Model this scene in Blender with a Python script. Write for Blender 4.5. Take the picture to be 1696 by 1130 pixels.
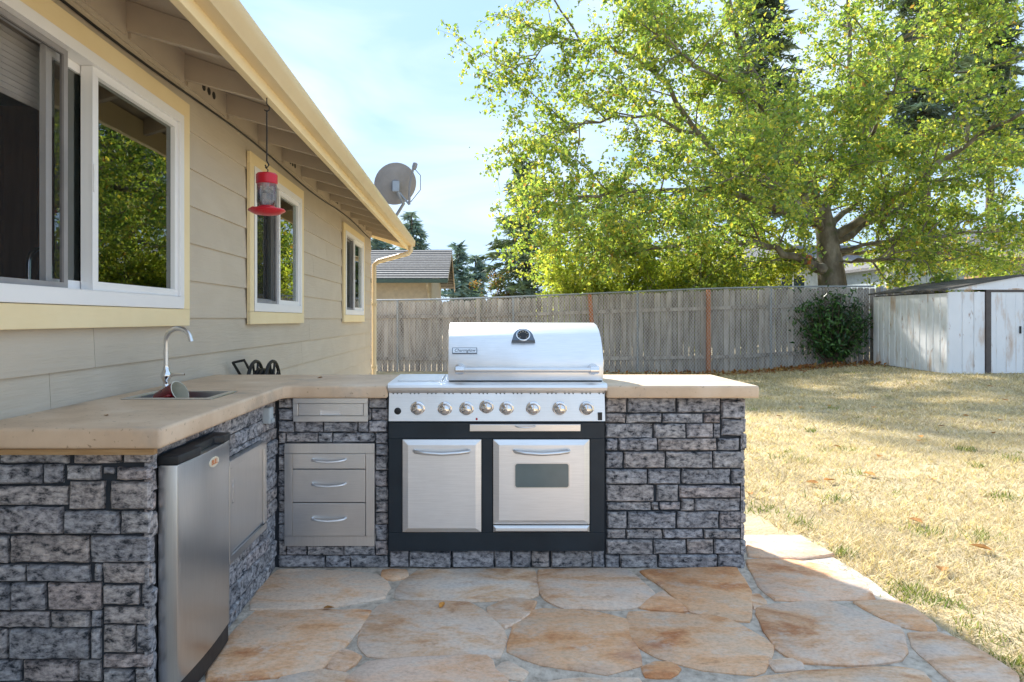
import bpy, bmesh, math, random
import numpy as np
from mathutils import Vector, Matrix, noise
random.seed(7); RNG = np.random.default_rng(7)
sc = bpy.context.scene
for o in list(bpy.data.objects): bpy.data.objects.remove(o)
R = math.radians
# ------------------------------------------------------------------ camera, sky, sun, exposure
F, PX, PY, H = 1130.0, 790.0, 529.0, 1.24
cd = bpy.data.cameras.new('camera'); cam = bpy.data.objects.new('camera', cd); sc.collection.objects.link(cam)
cam.location = (0, 0, H); cam.rotation_euler = (R(90), 0, 0)
cd.sensor_width = 36; cd.lens = F/1696*36
cd.shift_x = (848-PX)/1696; cd.shift_y = (PY-565)/1696
cd.clip_start = .05; cd.clip_end = 3000
sc.camera = cam
SUN = Vector((-.6, 1.25, 1.0)).normalized()
SUN_EL = math.asin(SUN.z); SUN_AZ = math.atan2(SUN.x, SUN.y)
w = bpy.data.worlds.new('World'); sc.world = w; w.use_nodes = True
nt = w.node_tree; nt.nodes.clear()
sky = nt.nodes.new('ShaderNodeTexSky'); sky.sky_type = 'NISHITA'; sky.sun_disc = False
sky.sun_elevation = SUN_EL; sky.sun_rotation = SUN_AZ
sky.air_density = 1.0; sky.dust_density = .6; sky.ozone_density = 2.0
bg = nt.nodes.new('ShaderNodeBackground'); bg.inputs['Strength'].default_value = .12
wo = nt.nodes.new('ShaderNodeOutputWorld')
tc = nt.nodes.new('ShaderNodeTexCoord'); mp = nt.nodes.new('ShaderNodeMapping'); mp.inputs['Scale'].default_value = (1.2, 1.2, 4)
cn = nt.nodes.new('ShaderNodeTexNoise'); cn.inputs['Scale'].default_value = 2.2; cn.inputs['Detail'].default_value = 7; cn.inputs['Distortion'].default_value = .6
cr = nt.nodes.new('ShaderNodeValToRGB'); cr.color_ramp.elements[0].position = .35; cr.color_ramp.elements[1].position = .70     # thin high veil of cloud over the whole sky
cr.color_ramp.elements[0].color = (.70, 1.10, 1.7, 1); cr.color_ramp.elements[1].color = (1.36, 1.55, 1.75, 1)
mx = nt.nodes.new('ShaderNodeMix'); mx.data_type = 'RGBA'; mx.inputs['Factor'].default_value = .965
L = nt.links.new
L(tc.outputs['Generated'], mp.inputs['Vector']); L(mp.outputs[0], cn.inputs['Vector']); L(cn.outputs['Fac'], cr.inputs['Fac'])
L(cr.outputs['Color'], mx.inputs['B']); L(sky.outputs[0], mx.inputs['A']); L(mx.outputs['Result'], bg.inputs['Color']); L(bg.outputs[0], wo.inputs['Surface'])
sd = bpy.data.lights.new('sun', 'SUN'); sd.energy = 2.0; sd.angle = R(2.5); sd.color = (1, .95, .87)
so = bpy.data.objects.new('sun', sd); sc.collection.objects.link(so); so.rotation_euler = SUN.to_track_quat('Z', 'Y').to_euler(); so.location = (-20, 30, 25)
vs = sc.view_settings; vs.view_transform = 'Standard'; vs.look = 'None'; vs.gamma = 1; vs.use_curve_mapping = False; vs.exposure = 2.6
# ------------------------------------------------------------------ helpers
def at(px, py, D): return Vector(((px-PX)/F*D, D, H+(PY-py)/F*D))
def gnd(px, py, z=0):
    D = (H-z)*F/(py-PY); return ((px-PX)/F*D, D)
def S(r, g, b):
    c = lambda u: (u/255/12.92 if u/255 <= .04045 else ((u/255+.055)/1.055)**2.4)
    return (c(r), c(g), c(b))
def ss(t): t = max(0, min(1, t)); return t*t*(3-2*t)
def gz(x, y): return -.015 + ss((y-6)/10)*(-.09+.25*ss((x-5.5)/4))
class MB:
    def __init__(s): s.v = []; s.f = []
    def add(s, vs, fs):
        n = len(s.v); s.v += [tuple(p) for p in vs]; s.f += [tuple(i+n for i in f) for f in fs]; return s
    def box(s, x0, x1, y0, y1, z0, z1):
        return s.add([(x, y, z) for x in (x0, x1) for y in (y0, y1) for z in (z0, z1)],
                     [(0, 1, 3, 2), (4, 6, 7, 5), (0, 4, 5, 1), (2, 3, 7, 6), (0, 2, 6, 4), (1, 5, 7, 3)])
    def hexa(s, a, b):   # two quads (4 points each) joined
        return s.add(list(a)+list(b), [(0, 3, 2, 1), (4, 5, 6, 7)]+[(i, (i+1) % 4, 4+(i+1) % 4, 4+i) for i in range(4)])
    def prism(s, poly, ax, a, b):
        def p(u, v, t): return (t, u, v) if ax == 'x' else ((u, t, v) if ax == 'y' else (u, v, t))
        n = len(poly)
        return s.add([p(u, v, a) for u, v in poly]+[p(u, v, b) for u, v in poly],
                     [tuple(range(n))[::-1], tuple(range(n, 2*n))]+[(i, (i+1) % n, n+(i+1) % n, n+i) for i in range(n)])
    def ring(s, o, i, ax, a, b):   # frame: outer rect o=(u0,u1,v0,v1), inner rect i
        s.prism([(o[0], o[2]), (o[1], o[2]), (o[1], i[2]), (o[0], i[2])], ax, a, b)
        s.prism([(o[0], i[3]), (o[1], i[3]), (o[1], o[3]), (o[0], o[3])], ax, a, b)
        s.prism([(o[0], i[2]), (i[0], i[2]), (i[0], i[3]), (o[0], i[3])], ax, a, b)
        s.prism([(i[1], i[2]), (o[1], i[2]), (o[1], i[3]), (i[1], i[3])], ax, a, b); return s
    def tube(s, pts, r, n=8, cap=True):
        pts = [Vector(p) for p in pts]; m = len(pts); rs = r if isinstance(r, (list, tuple)) else [r]*m
        vs, fs = [], []; up = None
        for i, p in enumerate(pts):
            d = (pts[min(i+1, m-1)]-pts[max(i-1, 0)]).normalized()
            if up is None: up = d.orthogonal().normalized()
            else:
                up = up-d*up.dot(d); up = up.normalized() if up.length > 1e-5 else d.orthogonal().normalized()
            q = d.cross(up)
            for k in range(n):
                a = 2*math.pi*k/n; vs.append(p+(up*math.cos(a)+q*math.sin(a))*rs[i])
        for i in range(m-1):
            for k in range(n): fs.append((i*n+k, i*n+(k+1) % n, (i+1)*n+(k+1) % n, (i+1)*n+k))
        if cap: fs += [tuple(range(n))[::-1], tuple(range((m-1)*n, m*n))]
        return s.add(vs, fs)
    def lathe(s, prof, c, axis=(0, 0, 1), n=20, cap=True):   # prof: (radius, height) along axis
        M = Vector(axis).to_track_quat('Z', 'Y').to_matrix(); c = Vector(c); vs, fs = [], []; m = len(prof)
        for r, h in prof:
            for k in range(n):
                a = 2*math.pi*k/n; vs.append(c+M @ Vector((r*math.cos(a), r*math.sin(a), h)))
        for i in range(m-1):
            for k in range(n): fs.append((i*n+k, i*n+(k+1) % n, (i+1)*n+(k+1) % n, (i+1)*n+k))
        if cap: fs += [tuple(range(n))[::-1], tuple(range((m-1)*n, m*n))]
        return s.add(vs, fs)
    def build(s, name, m, parent=None, smooth=None, bevel=0, fix=True, seg=2):
        me = bpy.data.meshes.new(name); off = Vector((0, 0, 0))
        if parent is None:
            a = np.array(s.v); off = Vector(((a[:, 0].min()+a[:, 0].max())/2, (a[:, 1].min()+a[:, 1].max())/2, a[:, 2].min()))
        me.from_pydata([Vector(p)-off for p in s.v], [], s.f)
        if fix or bevel:
            bm = bmesh.new(); bm.from_mesh(me)
            if bevel: bmesh.ops.remove_doubles(bm, verts=bm.verts, dist=1e-6)
            bmesh.ops.recalc_face_normals(bm, faces=bm.faces)
            if bevel:
                es = [e for e in bm.edges if len(e.link_faces) == 2 and e.calc_face_angle(0) > .5]
                bmesh.ops.bevel(bm, geom=es, offset=bevel, segments=seg, profile=.6, affect='EDGES', clamp_overlap=True)
            bm.to_mesh(me); bm.free()
        if smooth:
            me.polygons.foreach_set('use_smooth', [True]*len(me.polygons)); me.set_sharp_from_angle(angle=R(smooth))
        return link(name, me, m, parent, off)
def link(name, me, m, parent=None, off=(0, 0, 0)):
    o = bpy.data.objects.new(name, me); sc.collection.objects.link(o); o.location = off
    if m is not None and not me.materials: me.materials.append(m)
    if parent is not None:
        o.parent = parent
        if parent.type == 'EMPTY': o.matrix_parent_inverse = Matrix.Translation(-Vector(parent['base']))
    return o
def thing(name, label, cat, loc, group=None):
    o = bpy.data.objects.new(name, None); sc.collection.objects.link(o); o.location = loc; o['base'] = tuple(loc)
    o.empty_display_size = .2
    return tag(o, label, cat, group)
def tag(o, label=None, cat=None, group=None, kind=None):
    for k, v in (('label', label), ('category', cat), ('group', group), ('kind', kind)):
        if v: o[k] = v
    return o
def raw_mesh(name, V, Fc, cols=None):   # numpy verts, faces (n,k)
    me = bpy.data.meshes.new(name); V = np.asarray(V, np.float32); Fc = np.asarray(Fc, np.int32); k = Fc.shape[1]
    me.vertices.add(len(V)); me.vertices.foreach_set('co', V.ravel())
    me.loops.add(Fc.size); me.loops.foreach_set('vertex_index', Fc.ravel())
    me.polygons.add(len(Fc)); me.polygons.foreach_set('loop_start', np.arange(0, Fc.size, k, dtype=np.int32))
    if cols is not None:
        a = me.color_attributes.new('hue', 'FLOAT_COLOR', 'POINT'); c = np.ones((len(V), 4), np.float32); c[:, :3] = cols
        a.data.foreach_set('color', c.ravel())
    me.update(calc_edges=True); return me
# ------------------------------------------------------------------ materials
class NT:
    def __init__(s, name):
        s.m = bpy.data.materials.new(name); s.m.use_nodes = True; s.t = s.m.node_tree; s.b = s.t.nodes['Principled BSDF']
        s.tc = s.n('ShaderNodeTexCoord')
    def n(s, t, **kw):
        x = s.t.nodes.new(t)
        for k, v in kw.items(): setattr(x, k, v)
        return x
    def l(s, a, b): s.t.links.new(a, b)
    def noise(s, scale, stretch=(1, 1, 1), detail=6, rough=.55, dist=0, rot=(0, 0, 0)):
        mp = s.n('ShaderNodeMapping'); mp.inputs['Scale'].default_value = stretch; mp.inputs['Rotation'].default_value = rot
        s.l(s.tc.outputs['Object'], mp.inputs['Vector'])
        oi = s.n('ShaderNodeObjectInfo'); ad = s.n('ShaderNodeVectorMath', operation='ADD'); s.l(mp.outputs[0], ad.inputs[0])
        sc_ = s.n('ShaderNodeMath', operation='MULTIPLY'); sc_.inputs[1].default_value = 37; s.l(oi.outputs['Random'], sc_.inputs[0])
        s.l(sc_.outputs[0], ad.inputs[1])
        t = s.n('ShaderNodeTexNoise'); t.inputs['Scale'].default_value = scale; t.inputs['Detail'].default_value = detail
        t.inputs['Roughness'].default_value = rough; t.inputs['Distortion'].default_value = dist; s.l(ad.outputs[0], t.inputs['Vector']); return t.outputs['Fac']
    def ramp(s, fac, stops):
        r = s.n('ShaderNodeValToRGB'); e = r.color_ramp.elements
        while len(e) < len(stops): e.new(.5)
        for i, (p, c) in enumerate(stops):
            e[i].position = p; e[i].color = (*c, 1) if isinstance(c, tuple) else (c, c, c, 1)
        s.l(fac, r.inputs['Fac']); return r.outputs['Color']
    def mix(s, f, a, b, blend='MIX'):
        x = s.n('ShaderNodeMix', data_type='RGBA', blend_type=blend)
        for sock, v in (('Factor', f), ('A', a), ('B', b)):
            if isinstance(v, bpy.types.NodeSocket): s.l(v, x.inputs[sock])
            else: x.inputs[sock].default_value = v if sock == 'Factor' else (*v, 1)
        return x.outputs['Result']
    def bump(s, h, strength=.3, dist=.01, prev=None):
        b = s.n('ShaderNodeBump'); b.inputs['Strength'].default_value = strength; b.inputs['Distance'].default_value = dist; s.l(h, b.inputs['Height'])
        if prev is not None: s.l(prev, b.inputs['Normal'])
        return b.outputs['Normal']
def surf(name, stops, scale=4, stretch=(1, 1, 1), rough=.7, metal=0, bump=.2, bscale=60, bstretch=None, bdist=.004, over=(), rand=0, detail=6, dist=0, rvar=.1, spec=.4):
    t = NT(name); f = t.noise(scale, stretch, detail, dist=dist); col = t.ramp(f, stops)
    for (c, sc2, lo, hi, st) in over:
        col = t.mix(t.ramp(t.noise(sc2, st, 7, .6), [(lo, 0.), (hi, 1.)]), col, c)
    if rand:
        oi = t.n('ShaderNodeObjectInfo'); hs = t.n('ShaderNodeHueSaturation'); mr = t.n('ShaderNodeMapRange')
        mr.inputs['To Min'].default_value = 1-rand; mr.inputs['To Max'].default_value = 1+rand
        t.l(oi.outputs['Random'], mr.inputs['Value']); t.l(mr.outputs[0], hs.inputs['Value']); t.l(col, hs.inputs['Color']); col = hs.outputs['Color']
    t.l(col, t.b.inputs['Base Color'])
    rr = t.n('ShaderNodeMapRange'); rr.inputs['To Min'].default_value = max(.03, rough-rvar); rr.inputs['To Max'].default_value = min(1, rough+rvar)
    t.l(t.noise(bscale*.3, bstretch or stretch, 4), rr.inputs['Value']); t.l(rr.outputs[0], t.b.inputs['Roughness'])
    t.b.inputs['Metallic'].default_value = metal; t.b.inputs['Specular IOR Level'].default_value = spec
    if bump: t.l(t.bump(t.noise(bscale, bstretch or stretch, 6, .6), bump, bdist), t.b.inputs['Normal'])
    return t.m
def leaf_mat(name, trans=.45, rough=.5):
    t = NT(name); a = t.n('ShaderNodeVertexColor'); a.layer_name = 'hue'
    t.l(a.outputs['Color'], t.b.inputs['Base Color']); t.b.inputs['Roughness'].default_value = rough; t.b.inputs['Specular IOR Level'].default_value = .35
    tr = t.n('ShaderNodeBsdfTranslucent'); g = t.mix(1.0, a.outputs['Color'], (1.3, 1.3, .75), 'MULTIPLY'); t.l(g, tr.inputs['Color'])
    ms = t.n('ShaderNodeMixShader'); ms.inputs[0].default_value = trans; t.l(t.b.outputs[0], ms.inputs[1]); t.l(tr.outputs[0], ms.inputs[2])
    t.l(ms.outputs[0], t.t.nodes['Material Output'].inputs['Surface']); return t.m
def glass_mat(name, tint, ior=2.0, gl=.0):
    t = NT(name); t.t.nodes.remove(t.b); tr = t.n('ShaderNodeBsdfTransparent'); tr.inputs[0].default_value = (*tint, 1)
    g = t.n('ShaderNodeBsdfGlossy'); g.inputs['Roughness'].default_value = gl; g.inputs['Color'].default_value = (.95, 1, .97, 1)
    fr = t.n('ShaderNodeFresnel'); fr.inputs['IOR'].default_value = ior
    n = t.bump(t.noise(2.2, (1, 1, 1), 1), .03, .02); t.l(n, g.inputs['Normal'])
    ms = t.n('ShaderNodeMixShader'); t.l(fr.outputs[0], ms.inputs[0]); t.l(tr.outputs[0], ms.inputs[1]); t.l(g.outputs[0], ms.inputs[2])
    t.l(ms.outputs[0], t.t.nodes['Material Output'].inputs['Surface']); return t.m
def plain(name, c, rough=.5, metal=0, **k): return surf(name, [(.3, tuple(x*.85 for x in c)), (.7, tuple(min(1, x*1.12) for x in c))], rough=rough, metal=metal, **{**dict(bump=.06, bscale=90, scale=6), **k})
def stone_mat(name, lo, mid, hi):
    t = NT(name)
    n1 = t.noise(33, (1, 1, 1.7), 10, .70, .15); n2 = t.noise(7, (1, 1, 1.6), 4)
    col = t.ramp(n1, [(.37, lo), (.46, mid), (.62, hi)])
    oi = t.n('ShaderNodeObjectInfo'); warm = t.ramp(oi.outputs['Random'], [(0, (1.06, .97, .91)), (.3, (1, 1, 1)), (.6, (.88, .91, .96)), (.85, (.97, .98, 1.02)), (1, (1.1, .96, .9))])
    col = t.mix(1., col, warm, 'MULTIPLY')
    col = t.mix(t.ramp(n2, [(.3, .35), (.6, 0.)]), col, lo)
    lich = t.ramp(t.noise(5.5, (1, 1, 1), 7, .7), [(.69, 0.), (.74, .85)]); col = t.mix(lich, col, (.42, .17, .03))
    t.l(col, t.b.inputs['Base Color']); t.b.inputs['Roughness'].default_value = .8; t.b.inputs['Specular IOR Level'].default_value = .3
    b = t.bump(n1, .9, .012); t.l(t.bump(t.noise(130, (1, 1, 1), 4), .25, .003, b), t.b.inputs['Normal']); return t.m
def flag_mat():
    t = NT('flagstone')
    n1 = t.noise(2.6, (1, 1.9, 1), 12, .66, .5, (0, 0, .6)); n2 = t.noise(8, (1, 1.4, 1), 12, .75, .1); n3 = t.noise(2.0, (1, 1, 1), 5)
    col = t.ramp(n1, [(.34, (.50, .24, .11)), (.44, (.70, .46, .28)), (.53, (.76, .60, .46)), (.64, (.68, .60, .52))])
    oi = t.n('ShaderNodeObjectInfo'); tint = t.ramp(oi.outputs['Random'], [(0, (1.0, .74, .52)), (.25, (1.06, 1., .95)), (.5, (.93, .95, .98)), (.75, (1.06, .92, .84)), (1, (1.02, .80, .60))])
    col = t.mix(1., col, tint, 'MULTIPLY')
    col = t.mix(t.ramp(n2, [(.52, 0.), (.70, .8)]), col, (.72, .63, .53)); col = t.mix(t.ramp(n2, [(.28, .75), (.42, 0.)]), col, (.34, .14, .05))
    col = t.mix(t.ramp(n3, [(.56, 0.), (.72, .6)]), col, (.45, .43, .41))
    t.l(col, t.b.inputs['Base Color']); t.b.inputs['Roughness'].default_value = .75
    col2 = t.ramp(t.noise(55, (1, 1.3, 1), 6, .7), [(.34, (.82, .79, .77)), (.52, (1., 1., 1.)), (.7, (1.1, 1.1, 1.1))]); t.l(t.mix(1., col, col2, 'MULTIPLY'), t.b.inputs['Base Color']); b = t.bump(n1, .8, .014); t.l(t.bump(t.noise(60, (1, 1.5, 1), 8, .7), .8, .006, b), t.b.inputs['Normal']); return t.m
def steel_mat(name, c=.62, rough=.3, streak=(2, 1, 60), dirt=.35):
    t = NT(name); s1 = t.noise(6, streak, 4); s2 = t.noise(2.5, (1, 1, .5), 6)
    col = t.ramp(s1, [(.3, (c*.93, c*.94, c*.95)), (.7, (c*1.02, c*1.03, c*1.04))])
    col = t.mix(t.ramp(s2, [(.5, 0.), (.8, dirt)]), col, (.36, .34, .33)); t.l(col, t.b.inputs['Base Color'])
    rr = t.n('ShaderNodeMapRange'); rr.inputs['To Min'].default_value = rough-.06; rr.inputs['To Max'].default_value = rough+.16
    t.l(s2, rr.inputs['Value']); t.l(rr.outputs[0], t.b.inputs['Roughness']); t.b.inputs['Metallic'].default_value = 1
    t.l(t.bump(s1, .04, .001), t.b.inputs['Normal']); return t.m
M = dict(
    stone=stone_mat('stone_veneer', (.03, .036, .045), (.27, .265, .275), (.62, .605, .605)),
    joint=plain('stone_joint', (.035, .042, .052), .9, bump=.5),
    slab=surf('concrete_counter', [(.3, (.56, .41, .28)), (.55, (.67, .51, .36)), (.75, (.73, .59, .45))], 5, rough=.62, bump=.25, bscale=160, bdist=.002, over=[((.25, .17, .10), 60, .62, .72, (1, 1, 1)), ((.3, .27, .24), 3, .55, .8, (1, 1, 1))]),
    wood=surf('raw_wood', [(.3, (.30, .17, .07)), (.7, (.48, .31, .15))], 8, (1, 12, 12), bump=.4),
    flag=flag_mat(),
    mortar=surf('mortar', [(.34, (.40, .34, .27)), (.48, (.60, .52, .43)), (.66, (.72, .64, .54))], 30, rough=.95, bump=1., bscale=90, bdist=.012, over=[((.34, .30, .25), 4, .52, .75, (1, 1, 1))]),
    steel=steel_mat('brushed_steel', .76), steelv=steel_mat('brushed_steel_upright', .74, .3, (60, 60, 2)), lid=steel_mat('lid_steel', .88, .42, (2, 1, 40), .2),
    fridge=steel_mat('fridge_steel', .66, .27, (50, 50, 1.5), .4), chrome=plain('chrome', (.75, .75, .76), .1, 1, bump=0, rvar=.04),
    navy=surf('navy_enamel', [(.3, (.008, .016, .024)), (.7, (.016, .028, .040))], 5, rough=.45, bump=.1, over=[((.10, .06, .035), 4, .66, .8, (1, 1, 1))]),
    black=plain('black_plastic', (.018, .02, .023), .45), iron=plain('black_iron', (.02, .02, .02), .55),
    gauge=plain('gauge_metal', (.14, .17, .21), .4, .6), ovenglass=plain('oven_glass', (.16, .20, .20), .08, bump=0),
    siding=surf('siding_paint', [(.3, (.53, .465, .375)), (.7, (.58, .515, .42))], 2.5, (1, .6, 1), rough=.6, bump=.55, bscale=14, bstretch=(1, .35, 5), bdist=.007, rand=.03, dist=1.5),
    trim=surf('cream_trim_paint', [(.3, (.84, .69, .41)), (.7, (.90, .76, .48))], 3, rough=.55, bump=.3, bscale=20, bstretch=(1, .4, 4), over=[((.35, .22, .07), 3.5, .68, .8, (1, .5, 1))]),
    gutter=surf('gutter_enamel', [(.3, (.68, .55, .34)), (.7, (.74, .61, .39))], 3, rough=.4, bump=.05),
    eave=surf('eave_paint', [(.3, (.47, .40, .32)), (.7, (.53, .455, .365))], 4, rough=.7, bump=.2),
    vinyl=surf('white_vinyl', [(.3, (.86, .86, .86)), (.7, (.90, .90, .90))], 3, rough=.4, bump=.02), screen_frame=plain('screen_frame', (.30, .29, .29), .5),
    room=plain('room_paint', (.5, .44, .37), .8), cabinet=surf('cabinet_wood', [(.3, (.32, .14, .065)), (.7, (.44, .21, .10))], 4, (6, 6, .7), rough=.4), fabric=plain('curtain_fabric', (.72, .70, .68), .9),
    shingle=surf('roof_shingle', [(.3, (.10, .10, .105)), (.7, (.20, .20, .205))], 12, rough=.95, bump=.6, rand=.22),
    red=plain('red_plastic', (.55, .015, .03), .3), redmug=plain('red_enamel', (.20, .008, .012), .3), cream=plain('cream_enamel', (.6, .57, .47), .4),
    grey_metal=plain('galvanised', (.33, .36, .39), .45, .5), wire=plain('chain_wire', (.62, .62, .60), .5, .2), dish=plain('dish_grey', (.27, .27, .28), .55),
    fence=surf('weathered_board', [(.3, (.23, .19, .16)), (.5, (.40, .355, .315)), (.7, (.54, .50, .455))], 3, (3, 3, .5), rough=.9, bump=.6, bscale=25, bstretch=(4, 4, .4), rand=.2),
    redpost=surf('stained_post', [(.3, (.42, .14, .05)), (.7, (.56, .22, .09))], 4, (4, 4, .5), rough=.85, bump=.4),
    bark=surf('alder_bark', [(.3, (.08, .065, .05)), (.5, (.19, .165, .13)), (.7, (.36, .33, .28))], 3.5, (1, 1, .5), rough=.9, bump=1., bscale=9, bdist=.04, over=[((.10, .12, .05), 2, .6, .75, (1, 1, 1))]),
    darkbark=plain('conifer_bark', (.10, .075, .055), .9, bump=.8, bscale=12),
    leaf=leaf_mat('alder_leaf', .55), laurel=leaf_mat('laurel_leaf', .2, .3), needle=leaf_mat('needles', .15, .7), straw=leaf_mat('dry_grass', .3, .8),
    shedpanel=surf('shed_enamel', [(.3, (.78, .80, .83)), (.7, (.87, .88, .90))], 2, rough=.45, bump=.15, bscale=4, bdist=.03, over=[((.48, .27, .12), 2.2, .54, .74, (1.6, 1.6, .4)), ((.26, .11, .05), 9, .64, .74, (1, 1, .3))]),
    shedroof=surf('shed_roof', [(.3, (.045, .04, .035)), (.7, (.12, .105, .09))], 6, rough=.85, bump=.8), brown=plain('brown_jamb', (.10, .085, .08), .5),
    lawn=surf('dry_lawn', [(.3, (.34, .26, .15)), (.5, (.50, .40, .24)), (.7, (.60, .50, .33))], 2.2, rough=.95, bump=1., bscale=45, bdist=.02, over=[((.30, .22, .12), .7, .55, .75, (1, 1, 1)), ((.22, .23, .07), 1.1, .68, .8, (1, 1, 1))], detail=9),
    deadleaf=surf('dead_leaf', [(.3, (.36, .14, .03)), (.7, (.55, .27, .06))], 6, rough=.8, rand=.4, bump=.3),
    white_wall=plain('white_siding', (.68, .72, .74), .7), bluegrey=plain('bluegrey_siding', (.36, .42, .46), .7), tan_wall=plain('tan_siding', (.55, .46, .34), .7), green_trim=plain('dark_green_trim', (.05, .09, .075), .5),
    terracotta=plain('terracotta', (.45, .16, .07), .7), pot=plain('grey_pot', (.33, .33, .33), .6),
    orange=plain('badge_orange', (.65, .20, .05), .4), offwhite=plain('badge_cream', (.75, .66, .5), .5), outlet=plain('outlet_grey', (.45, .5, .52), .5),
    pane=glass_mat('window_glass', (.80, .88, .84), 2.8), farglass=plain('far_glass', (.05, .07, .08), .05, bump=0), jar=glass_mat('feeder_glass', (.9, .92, .93), 1.35, .03),
    cable=plain('black_cable', (.015, .014, .013), .6), redlamp=plain('red_button', (.4, .01, .02), .3))
def screen_mat():
    t = NT('insect_screen'); t.t.nodes.remove(t.b); a = t.n('ShaderNodeBsdfTransparent'); d = t.n('ShaderNodeBsdfDiffuse'); d.inputs[0].default_value = (.05, .05, .05, 1)
    ms = t.n('ShaderNodeMixShader'); ms.inputs[0].default_value = .22; t.l(a.outputs[0], ms.inputs[1]); t.l(d.outputs[0], ms.inputs[2]); t.l(ms.outputs[0], t.t.nodes['Material Output'].inputs['Surface']); return t.m
M['screen'] = screen_mat()

def jar_mat():
    t = NT('feeder_jar'); t.t.nodes.remove(t.b); tr = t.n('ShaderNodeBsdfTransparent'); tr.inputs[0].default_value = (.95, .96, .97, 1); d = t.n('ShaderNodeBsdfTranslucent'); d.inputs[0].default_value = (.9, .9, .92, 1)
    d2 = t.n('ShaderNodeBsdfDiffuse'); d2.inputs[0].default_value = (.85, .85, .88, 1); g = t.n('ShaderNodeBsdfGlossy'); g.inputs['Roughness'].default_value = .05
    a = t.n('ShaderNodeMixShader'); a.inputs[0].default_value = .5; t.l(d.outputs[0], a.inputs[1]); t.l(d2.outputs[0], a.inputs[2])
    b = t.n('ShaderNodeMixShader'); t.l(t.ramp(t.noise(30, (1, 1, .4), 4), [(.4, .06), (.65, .42)]), b.inputs[0]); t.l(tr.outputs[0], b.inputs[1]); t.l(a.outputs[0], b.inputs[2])
    fr = t.n('ShaderNodeFresnel'); fr.inputs['IOR'].default_value = 1.45; c = t.n('ShaderNodeMixShader'); t.l(fr.outputs[0], c.inputs[0]); t.l(b.outputs[0], c.inputs[1]); t.l(g.outputs[0], c.inputs[2])
    t.l(c.outputs[0], t.t.nodes['Material Output'].inputs['Surface']); return t.m
M['jar'] = jar_mat()
# ------------------------------------------------------------------ ground, patio
def lawn():
    xs = np.unique(np.concatenate([np.linspace(-1000, -30, 14), np.linspace(-30, -6, 13), np.linspace(-6, 24, 76), np.linspace(24, 60, 13), np.linspace(60, 1000, 12)]))
    ys = np.unique(np.concatenate([np.linspace(-1000, -30, 10), np.linspace(-30, 0, 12), np.linspace(0, 24, 70), np.linspace(24, 80, 16), np.linspace(80, 1500, 14)]))
    V = [(x, y, gz(x, y)+(.012*noise.noise(Vector((x*1.3, y*1.3, 0))) if 1.9 < x < 24 and 0 < y < 20 else 0)) for y in ys for x in xs]; n = len(xs)
    Fc = [(j*n+i, j*n+i+1, (j+1)*n+i+1, (j+1)*n+i) for j in range(len(ys)-1) for i in range(n-1)]
    me = raw_mesh('lawn', V, Fc); me.polygons.foreach_set('use_smooth', [True]*len(me.polygons)); tag(link('lawn', me, M['lawn']), kind='structure')
lawn()
PX0, PX1, PY0, PY1 = -1.53, 1.86, -3.0, 3.92
pb = MB(); pts = []
for i in range(41): pts.append((PX1+.03*noise.noise(Vector((0, i*.7, 3))), PY0+(PY1-PY0)*i/40))
pts += [(PX0, PY1), (PX0, PY0)]
pb.prism(pts, 'z', -.12, .002); patio = tag(pb.build('patio', M['mortar'], bevel=0), kind='structure')
patio.parent = None
def z8(l): return [(330+x*.401, 860+y*.401) for x, y in l]
def z1(l): return [(900+x*.4693, 860+y*.4693) for x, y in l]
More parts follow.
